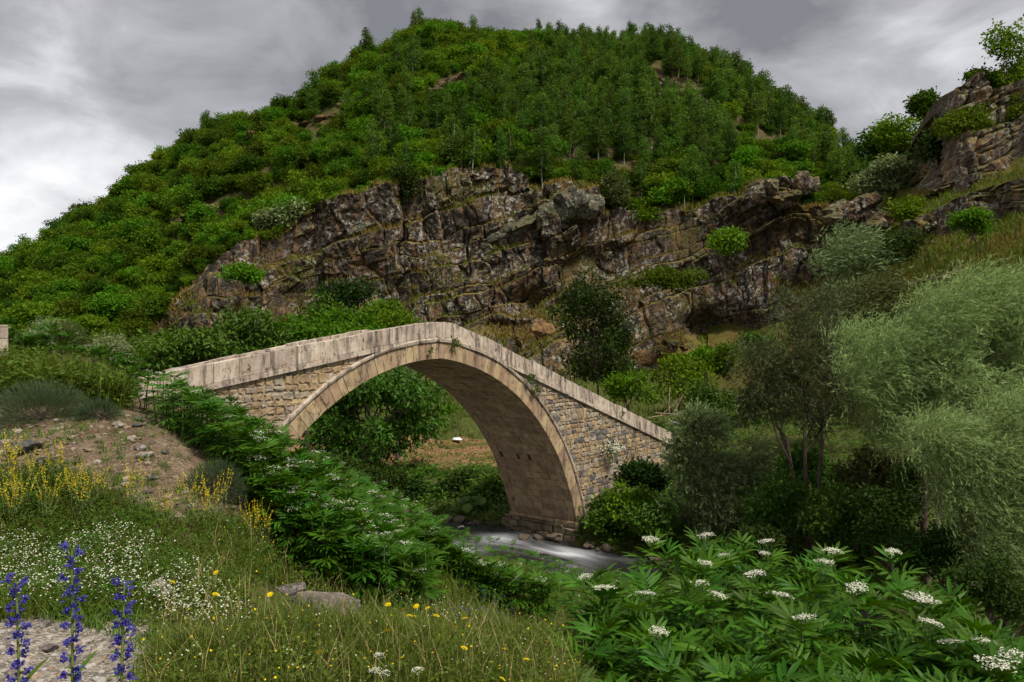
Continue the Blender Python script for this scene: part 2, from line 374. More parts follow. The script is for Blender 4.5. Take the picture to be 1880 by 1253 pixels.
M['hill'] = hill_mat('hill soil', (0.05, 0.062, 0.012), (0.11, 0.085, 0.035), (0.13, 0.095, 0.06))
M['slope'] = hill_mat('grassy slope', (0.075, 0.10, 0.014), (0.14, 0.105, 0.028), (0.12, 0.085, 0.03))
def water_mat():
    m = MT('stream'); fo = m.attr('foam'); q = m.n('ShaderNodeBsdfPrincipled')
    n = m.noise(1.0, 5, 0.55, m.obj(), (2.6, 0.35, 1.0), 0.3)
    fo = m.math('MULTIPLY', fo, m.ramp(n, [(0.30, 0.25), (0.62, 1.0)]))
    m.set(q.inputs['Base Color'], m.mix(fo, (0.022, 0.021, 0.020), (0.62, 0.63, 0.66)))
    m.set(q.inputs['Roughness'], m.math('ADD', m.math('MULTIPLY', fo, 0.45), 0.22)); q.inputs['Specular IOR Level'].default_value = 0.4
    m.t.links.new(m.bump(n, 0.35, 0.15), q.inputs['Normal'])
    m.t.links.new(q.outputs[0], m.out.inputs[0]); return m.m
M['water'] = water_mat()
#@@TERRAIN

# ------------------------------------------------------------------ terrain heights
BA = R(52); BX, BY, BW = (803 - CX) / F * 32.0, 32.0, 4.2     # bridge: near face crown, width
ca, sa = math.cos(BA), math.sin(BA)
def bl(x, y):                    # world -> bridge frame: s along the bridge, b to its back
    dx, dy = x - BX, y - BY
    return dx * ca + dy * sa, -dx * sa + dy * ca
def bw(s, b):
    return BX + s * ca - b * sa, BY + s * sa + b * ca
ctrl = [(0, 0, 8.5), (-7, 0, 8.6), (4, 0.5, 7.9), (8, 0, 7.2), (0, -10, 8.8), (-12, -10, 9.0), (12, -10, 7.5), (0, -60, 10), (-60, -60, 14), (60, -60, 10),
        (-60, 0, 12), (-30, 10, 10), (60, 0, 2.0), (60, 30, 3), (30, 10, 2.2), (20, 3, 4.2), (14, 6, 4.8), (10, 10, 4.4), (6, 15, 4.2), (3, 19, 4.0),
        (-14, 20, 9.0), (-12, 24.5, 8.3), (-20, 25, 8.8), (-30, 30, 8.2), (-60, 40, 10), (-16, 30, 6.0), (-24, 38, 4.6), (-9.5, 23.0, 6.4), (-8, 22, 6.2), (-5, 20, 6.0), (-6.5, 25.5, 4.0)]
for px, py, D in [(60, 1230, 3.9), (350, 1230, 3.9), (700, 1235, 4.2), (1000, 1245, 4.6), (1300, 1420, 4.5), (1700, 1470, 4.5), (2000, 1520, 4.5), (300, 1000, 6.2), (100, 1000, 6.3),
                  (50, 850, 7.4), (280, 850, 7.4), (200, 733, 9.4), (60, 735, 9.2), (0, 690, 13), (-300, 720, 10), (380, 812, 8.6), (450, 930, 7.3), (380, 900, 7.4), (600, 1130, 6.4), (500, 1050, 7), (800, 1140, 7),
                  (950, 1180, 6), (900, 1120, 9), (300, 745, 11.0), (420, 815, 11.5), (560, 880, 15), (650, 935, 15), (800, 1075, 14), (1000, 1145, 11.5), (1150, 1180, 9), (1500, 1200, 8.5), (1800, 1300, 7)]:
    ctrl.append(tuple(P(px, py, D)))
for b in (-60, -35, -20, -12, -6, 0, 6, 14, 25, 40, 60):
    for s, z in ((-0.6, 0.25), (4, -1.0), (9.2, -0.3), (10.6, 0.55), (14, 1.1)):
        ctrl.append((*bw(s, b), z))
for s, b, z in ((22, 2, 2.6), (21, 10, 1.6), (25, -8, 2.0), (30, 0, 3.2), (22, 18, 1.0), (30, 20, 1.2), (16, 18, 1.0), (19, 24, 1.0), (26, 28, 1.0), (20, 34, 1.1), (34, 14, 2.4)):
    ctrl.append((*bw(s, b), z))
for x, y, z in ((-5, 60, 1.0), (3, 62, 1.1), (-12, 58, 1.0), (-4, 72, 1.0), (4, 72, 1.1), (-14, 71, 1.3), (-4, 77, 2.6), (4, 77, 2.7), (-3, 85, 5.2), (8, 84, 5.5), (-14, 84, 4.6), (18, 70, 3.4), (24, 50, 3.2), (18, 80, 4.0), (24, 79, 4.4), (28, 72, 4.6), (10, 80, 4.2), (36, 86, 7), (30, 62, 4.6), (40, 50, 7), (45, 75, 9),
                (-30, 75, 3), (-50, 90, 5), (-80, 80, 8), (-40, 60, 4), (0, 110, 8), (60, 100, 25), (-90, 120, 12), (120, 40, 16), (-120, 10, 18), (0, -140, 14), (-140, -120, 22), (140, -120, 16)):
    ctrl.append((x, y, z))
ctrl = np.array(ctrl, float)
def _k(a, b): return np.sqrt(np.maximum((a * a).sum(1)[:, None] + (b * b).sum(1)[None] - 2.0 * (a @ b.T), 0) + 1.2)
_A = np.zeros((len(ctrl) + 1,) * 2); _A[:-1, :-1] = _k(ctrl[:, :2], ctrl[:, :2]) - 0.02 * np.eye(len(ctrl)); _A[-1, :-1] = _A[:-1, -1] = 1
_W = np.linalg.solve(_A, np.append(ctrl[:, 2], 0))
def H0(x, y):
    q = np.stack([x, y], -1).reshape(-1, 2); out = np.empty(len(q))
    for i in range(0, len(q), 20000): out[i:i + 20000] = _k(q[i:i + 20000], ctrl[:, :2]) @ _W[:-1] + _W[-1]
    return out
def H(x, y):
    x, y = np.atleast_1d(np.asarray(x, float)), np.atleast_1d(np.asarray(y, float))
    s, b = bl(x, y); z = H0(x, y); r = np.hypot(x, y)
    p = np.stack([x, y, 0 * x], 1)
    z = z + fbm(p * 0.45, 3, 0.5, 3) * np.clip(0.02 + 0.014 * r, 0, 0.4) + fbm(p * 2.1, 3, 0.5, 9) * 0.035
    inr = np.clip(1 - np.abs(s - 4.4) / 5.0, 0, 1); z = np.where(inr > 0, np.minimum(z, 0.25 - 4.0 * inr), z)
    fld = (x > -26) & (x < 9) & (y > 56) & (y < 72) & (s > 14)
    z = np.where(fld, z + 0.13 * np.sin(y * 2 * math.pi / 0.95), z)
    return z
def hit(px, py, lift=0.0, dmin=2.5, dmax=60.0):
    """walk down the view ray to the ground raised by lift; NaN where it misses"""
    px, py = np.asarray(px, float), np.asarray(py, float); n = len(px); D = np.full(n, np.nan); prev = np.full(n, dmin); last = dmin
    for d in np.geomspace(dmin, dmax, 90):
        live = np.isnan(D)
        if not live.any(): break
        X = P(px[live], py[live], np.full(live.sum(), d)); below = X[:, 2] < H0(X[:, 0], X[:, 1]) + lift
        idx = np.where(live)[0][below]; D[idx] = d; prev[idx] = last
        last = d
    got = ~np.isnan(D); lo, hi = prev[got], D[got]
    for _ in range(9):
        md = (lo + hi) / 2; X = P(px[got], py[got], md); below = X[:, 2] < H0(X[:, 0], X[:, 1]) + lift; hi = np.where(below, md, hi); lo = np.where(below, lo, md)
    D[got] = hi
    X = P(px, py, D); X[:, 2] = H(np.nan_to_num(X[:, 0]), np.nan_to_num(X[:, 1]))
    return X, D
def struct(o): o['kind'] = 'structure'; return o

# ground: one sheet, finer near the viewpoint
th = np.concatenate([np.linspace(-R(180), -R(46), 60)[:-1], np.linspace(-R(46), R(46), 350)[:-1], np.linspace(R(46), R(180), 60)])
rr = np.concatenate([np.geomspace(0.4, 30, 160)[:-1], np.linspace(30, 100, 140)[:-1], np.geomspace(100, 900, 24)])
TH, RR = np.meshgrid(th, rr, indexing='ij'); gx, gy = (np.sin(TH) * RR).ravel(), (np.cos(TH) * RR).ravel()
gz = H(gx, gy)
far = RR.ravel() > 115; gz[far] = np.minimum(gz[far], 6.0) - (RR.ravel()[far] - 115) * 0.01
me = new_mesh('ground', np.stack([gx, gy, gz], 1), grid_faces(len(th), len(rr)), (M['ground'],), True)
gp = np.stack([gx, gy, gz], 1); front = gy > 1.0; gpx, gpy = np.full(len(gx), -999.0), np.full(len(gx), -999.0)
gpx[front], gpy[front] = project(gp[front])
BARE = [(-200, 770), (0, 748), (160, 735), (230, 715), (270, 735), (330, 800), (420, 870), (470, 960), (450, 1010), (330, 1000), (190, 900), (60, 860), (-200, 860)]
GRAVEL = [(-300, 1150), (0, 1140), (120, 1120), (250, 1135), (330, 1190), (430, 1215), (450, 1300), (440, 1500), (-300, 1600)]
nearb = np.hypot(gx, gy) < 20
bare = inpoly(gpx, gpy, BARE) & nearb; grav = inpoly(gpx, gpy, GRAVEL) & nearb
grav |= (np.hypot(gx, gy) < 3.2) & (gx < 0.3)
ss, bb = bl(gx, gy)
field = (gx > -26) & (gx < 9) & (gy > 55.5) & (gy < 72.5) & (ss > 14)
attr(me, 'veg', 1 - bare * 1.0 - grav * 0.6); attr(me, 'gravel', grav * 0.9); attr(me, 'field', field * 1.0)
struct(link('ground', me))

# stream
us, ub = np.linspace(-2.2, 10.8, 80), np.linspace(-70, 60, 300)
US, UB = np.meshgrid(us, ub, indexing='ij'); us, ub = US.ravel(), UB.ravel(); q = np.stack([us * 0.55, ub * 0.28, 0 * us], 1)
wv = fbm(q, 3, 0.5, 21); step = np.exp(-((ub + 0.5 + 0.5 * us - 3) / 2.2) ** 2) + 0.8 * np.exp(-((ub - 5.5 + 0.3 * us) / 1.6) ** 2) + 0.9 * np.exp(-((ub + 6 + 0.5 * us) / 1.8) ** 2)
wz = 0.09 * wv + 0.13 * step * (0.6 + 0.6 * wv) + 0.012 * np.clip(ub, -30, 30)
foam = np.clip(0.10 + step * 0.75 * (0.6 + 0.8 * fbm(np.stack([us * 0.9, ub * 0.22, 0 * us + 5], 1), 3, 0.5, 33)) - 0.12, 0, 1) * np.clip((us + 1.5) / 2, 0, 1) * np.clip((9.4 - us) / 1.5, 0, 1)
me = new_mesh('stream_water', np.stack([us, ub, wz], 1), grid_faces(80, 300), (M['water'],), True); attr(me, 'foam', foam)
o = struct(link('stream_water', me)); o.location = (BX, BY, 0); o.rotation_euler = (0, 0, BA)

# wooded hill
hx = [-500, -150, 0, 60, 140, 200, 260, 350, 440, 560, 620, 690, 760, 870, 960, 1030, 1100, 1200, 1310, 1390, 1480, 1560, 1650, 1800, 2100]
hy = [640, 595, 515, 480, 425, 392, 335, 272, 242, 196, 160, 112, 82, 78, 84, 105, 100, 92, 150, 205, 250, 305, 345, 385, 410]
hd = [170, 165, 160, 160, 160, 162, 165, 170, 175, 180, 185, 190, 195, 198, 198, 195, 190, 185, 178, 170, 160, 150, 140, 132, 125]
b0 = [(-500, 640, 85), (0, 640, 88), (240, 640, 92), (300, 600, 96), (400, 480, 99), (540, 415, 100), (740, 350, 101), (920, 318, 101), (1110, 390, 100), (1330, 375, 100), (1470, 385, 101), (1650, 420, 102), (2100, 470, 104)]
def hill(px, t):
    """t 0 at the foot, 1 at the crest, up to 2 behind"""
    cD, cy = np.interp(px, hx, hd), np.interp(px, hx, hy); bD = np.interp(px, [q[0] for q in b0], [q[2] for q in b0]); by = np.interp(px, [q[0] for q in b0], [q[1] for q in b0])
    zc, zb = CZ - (cy - CY) / F * cD, CZ - (by - CY) / F * bD
    tt = np.minimum(t, 1); D = bD + (cD - bD) * tt + np.maximum(t - 1, 0) * 90
    z = zb + (zc - zb) * (tt + 0.10 * np.sin(tt * math.pi)) - np.maximum(t - 1, 0) ** 1.3 * 45 - np.maximum(-t, 0) * 1200
    X = (px - CX) / F * D; p = np.stack([X, D, 0 * X], 1)
    env = np.clip(np.minimum(tt, 1 - tt) * 6, 0.12, 1)
    z = z + fbm(p * 0.055, 3, 0.5, 41) * 2.6 * env + fbm(p * 0.3, 3, 0.5, 44) * 0.7 * np.clip(env, 0.35, 1)
    return np.stack([X, D, z], 1)
A, B = np.meshgrid(np.linspace(-500, 2100, 330), np.concatenate([np.linspace(-0.02, 1, 105), np.linspace(1.03, 2, 12)]), indexing='ij')
struct(mobj('wooded_hill', hill(A.ravel(), B.ravel()), grid_faces(330, 117), M['hill'], smooth=True))

# grassy slope on the other side of the valley mouth
sl = {1300: [(900, 70), (800, 74), (720, 82), (660, 90), (600, 98), (560, 108)], 1440: [(860, 66), (760, 70), (680, 78), (600, 87), (540, 97), (500, 110)], 1560: [(800, 58), (660, 63), (600, 71), (540, 80), (470, 92), (430, 106)], 1650: [(740, 52), (565, 58), (470, 66), (400, 76), (340, 88), (285, 106)], 1760: [(730, 48), (530, 54), (450, 60), (390, 68), (330, 78), (200, 94)],
      1880: [(720, 44), (500, 50), (415, 56), (360, 63), (300, 71), (120, 86)], 2100: [(700, 40), (460, 46), (370, 52), (310, 58), (220, 66), (50, 80)], 2700: [(690, 36), (430, 42), (340, 48), (270, 54), (180, 62), (0, 76)]}
sk = sorted(sl)
def slope(px, v):
    """v 0..5 up the slope, 5..6 behind its crest"""
    D = np.zeros(len(px)); z = np.zeros(len(px))
    vv = np.clip(v, 0, 5)
    cols_D = np.array([np.interp(vv, range(6), [c[1] for c in sl[k]]) for k in sk]); cols_z = np.array([np.interp(vv, range(6), [CZ - (c[0] - CY) / F * c[1] for c in sl[k]]) for k in sk])
    i = np.clip(np.searchsorted(sk, px) - 1, 0, len(sk) - 2); ska = np.array(sk, float); f = np.clip((px - ska[i]) / (ska[i + 1] - ska[i]), 0, 1); a = np.arange(len(px))
    D = cols_D[i, a] * (1 - f) + cols_D[i + 1, a] * f + np.maximum(v - 5, 0) * 40 - np.maximum(-v, 0) * 6; z = cols_z[i, a] * (1 - f) + cols_z[i + 1, a] * f - np.maximum(v - 5, 0) * 14 - np.maximum(-v, 0) * 14
    X = (px - CX) / F * D; p = np.stack([X, D, 0 * X], 1)
    return np.stack([X, D, z + fbm(p * 0.14, 4, 0.5, 61) * 0.7 + fbm(p * 0.9, 3, 0.5, 66) * 0.16], 1)
A, B = np.meshgrid(np.linspace(1300, 2700, 220), np.linspace(-1, 6, 170), indexing='ij')
struct(mobj('grassy_hillside', slope(A.ravel(), B.ravel()), grid_faces(220, 170), M['slope'], smooth=True))

# basalt cliff
ct = [(205, 665), (235, 642), (300, 578), (340, 520), (400, 462), (460, 432), (540, 402), (600, 377), (680, 352), (740, 340), (810, 328), (850, 314), (890, 300), (935, 306), (968, 338), (1000, 345), (1060, 335), (1098, 345), (1112, 388), (1160, 388), (1240, 378),
      (1330, 362), (1370, 352), (1400, 326), (1430, 340), (1470, 380), (1520, 380), (1580, 368), (1620, 378), (1650, 430), (1690, 500)]
cb = [(205, 690), (300, 680), (400, 690), (600, 720), (850, 740), (950, 760), (1050, 770), (1200, 765), (1350, 740), (1500, 700), (1690, 640)]
dt = [(205, 92), (300, 95), (540, 98), (740, 99), (930, 97), (1100, 97), (1250, 97), (1400, 96), (1580, 92), (1690, 84)]
db = [(205, 90), (300, 89), (540, 88), (740, 88), (930, 87), (1100, 86), (1250, 86), (1400, 84), (1580, 79), (1690, 75)]
def ip(x, t): return np.interp(x, [q[0] for q in t], [q[1] for q in t])
NU, NV = 720, 250
A, B = np.meshgrid(np.linspace(205, 1690, NU), np.concatenate([np.linspace(-0.22, 0, 40)[:-1], np.linspace(0, 1, NV - 39)]), indexing='ij')
A, B = A.ravel(), B.ravel(); v = np.maximum(B, 0); back = np.maximum(-B, 0) / 0.22
face = np.clip(v * 1.0, 0, 1)
D = ip(A, dt) + (ip(A, db) - ip(A, dt)) * (0.25 * face + 0.75 * face ** 1.6)
py = ip(A, ct) + (ip(A, cb) - ip(A, ct)) * v
X = P(A, py, D)
lowx = fbm(np.stack([X[:, 0] * 0.06, X[:, 2] * 0.05, 0 * D], 1), 3, 0.5, 71)
dip = 0.32
q = np.stack([X[:, 0], (X[:, 2] - dip * X[:, 0]), X[:, 1] * 0.35], 1)
warp = np.stack([fbm(q * 0.16 + 5, 3, 0.5, 81), fbm(q * 0.13 + 9, 3, 0.5, 84), 0 * D], 1)
q = q + warp * np.array([1.6, 1.5, 0])
def courses(u, v, su, sv, k):
    """jointed rock: layers cut into blocks; per block a random number, the distance to its joints, and the place within it"""
    vv = v / sv; vv = vv + 0.35 * np.sin(vv * 1.7 + k); L = np.floor(vv).astype(np.int64); z0_ = np.zeros_like(L)
    uu = u / su * (0.7 + 0.8 * hsh(L, z0_, z0_, k)) + hsh(L, z0_, z0_, k + 1) * 17; B = np.floor(uu).astype(np.int64); fu, fv = uu - B, vv - L
    e = np.minimum(np.minimum(fu, 1 - fu) * su, np.minimum(fv, 1 - fv) * sv)
    return hsh(L, B, z0_, k + 2), hsh(L, B, z0_, k + 3), hsh(L, z0_, z0_, k + 4), e, fu - 0.5, fv - 0.5
u_, v_ = q[:, 0], q[:, 1]
r1, t1, l1, e1, fu1, fv1 = courses(u_, v_, 9.5, 6.8, 3); r2, t2, l2, e2, fu2, fv2 = courses(u_ + 0.25 * v_, v_, 2.9, 3.0, 11); r3, t3, l3, e3, fu3, fv3 = courses(u_, v_, 1.1, 1.3, 23)
c2 = r2
brk = np.clip(0.5 + 0.9 * fbm(q * 0.2, 2, 0.5, 87), 0, 1)
brk2 = np.clip(0.45 + 1.1 * fbm(q * 0.11 + 3, 2, 0.5, 187), 0, 1)
disp = lowx * 3.4 + (r1 - 0.5) * 2.2 + (l1 - 0.5) * 1.6 + fu1 * (t1 - 0.5) * 3.0 + fv1 * 3.4 * brk2 + ((r2 - 0.5) * 1.3 + fu2 * (t2 - 0.5) * 1.6 + fv2 * 0.9 * (1 - brk2)) * (0.5 + 0.5 * brk) + ((r3 - 0.5) * 0.3 + fu3 * (t3 - 0.5) * 0.5) * brk
disp -= 0.5 * np.exp(-(e1 / 0.14) ** 2) + 0.32 * np.exp(-(e2 / 0.12) ** 2) + 0.12 * np.exp(-(e3 / 0.08) ** 2) * brk
disp += fbm(q * 0.7, 4, 0.55, 91) * 0.28
disp = np.where(disp < -1.5, -1.5 + (disp + 1.5) * 0.4, disp)
for gx_, gy_, wx_, wy_, am in ((1340, 605, 75, 32, -5.0), (985, 560, 60, 22, -2.0), (880, 640, 60, 30, 1.5), (930, 600, 40, 12, -1.5), (700, 560, 60, 40, -2), (1100, 600, 60, 60, 1.0), (1050, 380, 60, 45, 1.6), (880, 380, 60, 60, 1.2), (1400, 380, 45, 40, 1.5)):
    disp += am * np.exp(-((A - gx_) / wx_) ** 2 - ((py - gy_) / wy_) ** 2)
disp *= np.clip(1 - back * 1.4, 0.0, 1) 
X[:, 1] -= disp; X[:, 0] -= disp * 0.12 * (c2 - 0.3); X[:, 2] += (fbm(q * 0.5, 4, 0.5, 95) * 0.5 + (c2 - 0.5) * 0.9) * np.clip(1 - v * 5, 0, 1) * np.clip(1 - back, 0, 1)
X[:, 1] += back * 11; X[:, 2] += back * 2.2 - back ** 2 * 2.5
cliffX, cliffF = X, grid_faces(NU, NV)[:, ::-1]
struct(mobj('rock_cliff', X, cliffF, M['cliff'], smooth=False))
cn = np.cross(X[cliffF[:, 1]] - X[cliffF[:, 0]], X[cliffF[:, 3]] - X[cliffF[:, 0]]); cn = unit(cn)
cc = X[cliffF].mean(1)
# rock faces of the slope across the valley mouth
def rock_face(name, top, bot, D0, D1, nu, nv, seed, mat, label):
    A, B = np.meshgrid(np.linspace(top[0][0], top[-1][0], nu), np.linspace(-0.25, 1.1, nv), indexing='ij'); A, B = A.ravel(), B.ravel(); v = np.clip(B, 0, 1.1); back = np.maximum(-B, 0) / 0.25
    ks_ = np.linspace(top[0][0], top[-1][0], 24); tv = np.linspace(0, 5, 200); Db = []
    for k_ in ks_: Xs = slope(np.full(200, k_), tv); Db.append(Xs[np.argmax(project(Xs)[1] <= ip(k_, bot)), 1])
    D = np.interp(A, ks_, Db) + 0.6 + D0 * (1 - v); py = ip(A, top) + (ip(A, bot) - ip(A, top)) * v; X = P(A, py, D)
    q = np.stack([X[:, 0], X[:, 2] - 0.25 * X[:, 0], X[:, 1] * 0.3], 1); q = q + np.stack([fbm(q * 0.2 + seed, 3, 0.5, 81), fbm(q * 0.2 + seed + 4, 3, 0.5, 84), 0 * D], 1) * 1.3
    a = courses(q[:, 0], q[:, 1], 4.2, 3.2, seed); b = courses(q[:, 0], q[:, 1], 1.3, 1.3, seed + 9)
    d = (a[0] - 0.5) * 1.8 + a[4] * (a[1] - 0.5) * 2.2 + a[5] * 0.9 + (b[0] - 0.5) * 1.0 + b[4] * (b[1] - 0.5) * 1.2 + b[5] * 0.4 - 0.4 * np.exp(-(a[3] / 0.12) ** 2) - 0.2 * np.exp(-(b[3] / 0.1) ** 2) + fbm(q * 0.8, 4, 0.55, 91) * 0.25
    side = np.clip(np.minimum(A - top[0][0], top[-1][0] - A) / 18.0, 0, 1)
    d = d * D1
    X[:, 1] -= (d + 0.8 * D1) * np.clip(1 - back * 1.2, 0, 1) * side; X[:, 1] += back * 7 + (1 - side) * 2.5; X[:, 2] += (a[0] - 0.5) * 1.4 * np.clip(1 - v * 4, 0, 1) * (1 - back) - back ** 2 * 3.0
    return tag(mobj(name, X, grid_faces(nu, nv)[:, ::-1], M[mat]), label, 'rock')
rock_face('rock_bluff', [(1680, 352), (1705, 300), (1722, 225), (1742, 165), (1790, 140), (1825, 160), (1880, 140), (1990, 110)], [(1680, 362), (1760, 358), (1820, 328), (1880, 300), (1990, 255)], 5.5, 1.0, 170, 130, 31, 'outcrop', 'tall craggy rock face at the top of the grassy slope')
rock_face('rock_bluff', [(1675, 408), (1720, 385), (1780, 352), (1850, 330), (1990, 300)], [(1675, 440), (1740, 440), (1800, 420), (1880, 398), (1990, 365)], 1.6, 0.7, 170, 60, 57, 'cliff', 'long dark rock wall crossing the grassy slope')
#@@BRIDGE

# ------------------------------------------------------------------ stone bridge
def face_block(c, nrm, depth, ch=0.02, jit=0.0):
    """a stone: polygon c (k,3) facing nrm, its front edge chamfered, sides running back by depth"""
    c = np.asarray(c, float); nrm = np.asarray(nrm, float); k = len(c); m = c.mean(0)
    d = unit(m - c); fr = c + d * ch + nrm * 0.0 + (rng.normal(size=(k, 1)) * jit) * nrm
    ed = c - nrm * ch; bk = c - nrm * depth
    V = np.concatenate([fr, ed, bk]); Fs = [list(range(k))]
    for i in range(k):
        j = (i + 1) % k
        Fs += [[i, k + i, k + j, j], [k + i, 2 * k + i, 2 * k + j, k + j]]
    Fs.append(list(range(3 * k - 1, 2 * k - 1, -1)))
    return V, Fs
def stone_obj(name, VF, mat, parent):
    me = bpy.data.meshes.new(name); me.from_pydata([tuple(v) for v in VF[0]], [], VF[1]); me.materials.append(mat); me.update()
    return link(name, me, parent)
def stones_mesh(name, lst, mats, parent):
    """many small stones joined into one part"""
    V, Fs, mi, o = [], [], [], 0
    for (v, f), k in lst:
        V += [tuple(q) for q in v]; Fs += [[i + o for i in g] for g in f]; mi += [k] * len(f); o += len(v)
    me = bpy.data.meshes.new(name); me.from_pydata(V, [], Fs)
    for q in mats: me.materials.append(q)
    me.polygons.foreach_set('material_index', mi); me.update()
    ob = link(name, me, parent); ob['kind'] = 'stuff'; return ob
bridge = empty('stone_bridge', (BX, BY, 0), BA)
tag(bridge, 'old single-arch stone bridge with pale slab parapets spanning the stream', 'bridge')
AL, AR = (0.09, -1.20, 10.58), (-1.07, -2.23, 11.68)
RT, ZS = 0.68, 0.95
def arc(side):
    cx, cz, r = AR if side > 0 else AL
    a0 = math.acos((0 - cx) / r); a1 = math.asin((ZS - cz) / r)
    if side < 0: a1 = math.pi - a1
    return cx, cz, r, a0, a1
topP = [(-12.4, 9.04), (-3.32, 10.49), (-1.03, 10.80), (-0.1, 10.88), (0.88, 10.82), (2.62, 10.37), (20.94, 4.42)]
def rear_drop(s): return 0.3 + 0.17 * np.clip(-s / 9.0, 0, 1)
def ztop(s): return np.interp(s, [q[0] for q in topP], [q[1] for q in topP])
def extr(s, off):
    cx, cz, r = AR if s > 0 else AL
    d = (r + off) ** 2 - (s - cx) ** 2
    return cz + math.sqrt(d) if d > 0 else -1.2
# core of mortar and fill
ks = np.unique(np.concatenate([np.linspace(-12.4, 20.9, 240), [-10.6, -10.65, 10.9, 10.95]]))
V, Fs = [], []
for s in ks:
    zb = max(extr(s, 0.30), -1.2); zt = ztop(s) - 0.66
    zb = min(zb, zt - 0.05)
    for y, z in ((0.035, zb), (0.035, zt), (BW - 0.035, max(zt - rear_drop(s), zb + 0.01)), (BW - 0.035, zb)): V.append((s, y, z))
n = len(ks)
for i in range(n - 1):
    for j in range(4): Fs.append([4 * i + j, 4 * i + (j + 1) % 4, 4 * i + 4 + (j + 1) % 4, 4 * i + 4 + j])
Fs += [[0, 3, 2, 1], [4 * n - 4, 4 * n - 3, 4 * n - 2, 4 * n - 1]]
me = bpy.data.meshes.new('mortar_core'); me.from_pydata(V, [], Fs); me.materials.append(M['mortar']); me.update(); link('mortar_core', me, bridge)
# roadway between the parapets
V = [(s, y, ztop(s) - 0.60 - rear_drop(s) * y / BW + 0.02 * math.sin(s * 3 + y)) for s in ks for y in np.linspace(0.2, BW - 0.2, 5)]
mobj('roadway', np.array(V), grid_faces(n, 5), M['mortar'], bridge)
# ring of voussoirs, hood course, barrel of the vault
for side in (1, -1):
    cx, cz, r, a0, a1 = arc(side)
    L = abs(a1 - a0) * r; nv = int(L / 0.36)
    cut = np.linspace(0, 1, nv + 1); cut[1:-1] += rng.normal(size=nv - 1) * 0.10 / nv
    ang = a0 + (a1 - a0) * cut
    def pt(a, rad, y): return (cx + math.cos(a) * rad, y, cz + math.sin(a) * rad)
    for i in range(nv):
        g = 0.0045 / r * (1 if a1 > a0 else -1); b0_, b1_ = ang[i] + g, ang[i + 1] - g
        y0 = -0.055 + rng.normal() * 0.008
        rt = RT + rng.normal() * 0.01
        q = [pt(b0_, r, y0), pt(b1_, r, y0), pt(b1_, r + rt, y0), pt(b0_, r + rt, y0)]
        stone_obj('voussoir', face_block(q, (0, -1, 0), 0.5, 0.012, 0.006), M['ring'], bridge)
    back = []
    for i in range(nv):
        q = [pt(ang[i], r, BW + 0.055), pt(ang[i + 1] - 0.001, r, BW + 0.055), pt(ang[i + 1] - 0.001, r + RT, BW + 0.055), pt(ang[i], r + RT, BW + 0.055)]
        back.append((face_block(q, (0, 1, 0), 0.5, 0.012), 0))
    stones_mesh('rear_ring', back, (M['ring'],), bridge)
    nh = int(L / 1.1); ha = np.linspace(a0, a1, nh * 4 + 1)
    for i in range(nh):
        seg = ha[i * 4:i * 4 + 5].copy(); seg[0] += 0.0006 * side * -1; seg[-1] -= 0.0006 * side * -1
        if pt(seg[2], r + RT + 0.14, 0)[2] > ztop(pt(seg[2], r + RT, 0)[0]) - 0.62: continue
        prof = [(0.0, -0.07), (0.03, -0.13), (0.11, -0.15), (0.14, -0.12), (0.15, 0.2), (0.0, 0.2)]
        V = [pt(a, r + RT + 0.004 + pr[0], pr[1]) for a in seg for pr in prof]; k = len(prof)
        Fs = [[j * k + m_, j * k + (m_ + 1) % k, (j + 1) * k + (m_ + 1) % k, (j + 1) * k + m_] for j in range(4) for m_ in range(k)] + [list(range(k)), [4 * k + q for q in range(k)][::-1]]
        stone_obj('hood_stone', (np.array(V), Fs), M['parapet'], bridge)
    nc = int(L / 0.37); ca_ = np.linspace(a0, a1, nc + 1); lst = []
    for i in range(nc):
        y = 0.46; 
        while y < BW - 0.5:
            wd = min(rng.uniform(0.5, 1.0), BW - 0.46 - y)
            if BW - 0.46 - (y + wd) < 0.3: wd = BW - 0.455 - y
            gp_ = 0.006; gA = gp_ / r * (1 if a1 > a0 else -1); hole = side > 0 and i in (nc - 5, nc - 10) and rng.random() < 0.4
            y1 = y + wd - (0.2 if hole else 0) - gp_; rr_ = r + rng.normal() * 0.012
            q = [pt(ca_[i] + gA, rr_, y), pt(ca_[i] + gA, rr_, y1), pt(ca_[i + 1] - gA, rr_, y1), pt(ca_[i + 1] - gA, rr_, y)]
            am = (ca_[i] + ca_[i + 1]) / 2
            if side > 0: q = q[::-1]
            fb = face_block(q, (-math.cos(am), 0, -math.sin(am)), 0.28, 0.012, 0.006)
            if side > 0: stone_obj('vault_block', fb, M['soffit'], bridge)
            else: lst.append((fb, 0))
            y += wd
    if lst: stones_mesh('hidden_vault_blocks', lst, (M['soffit'],), bridge)
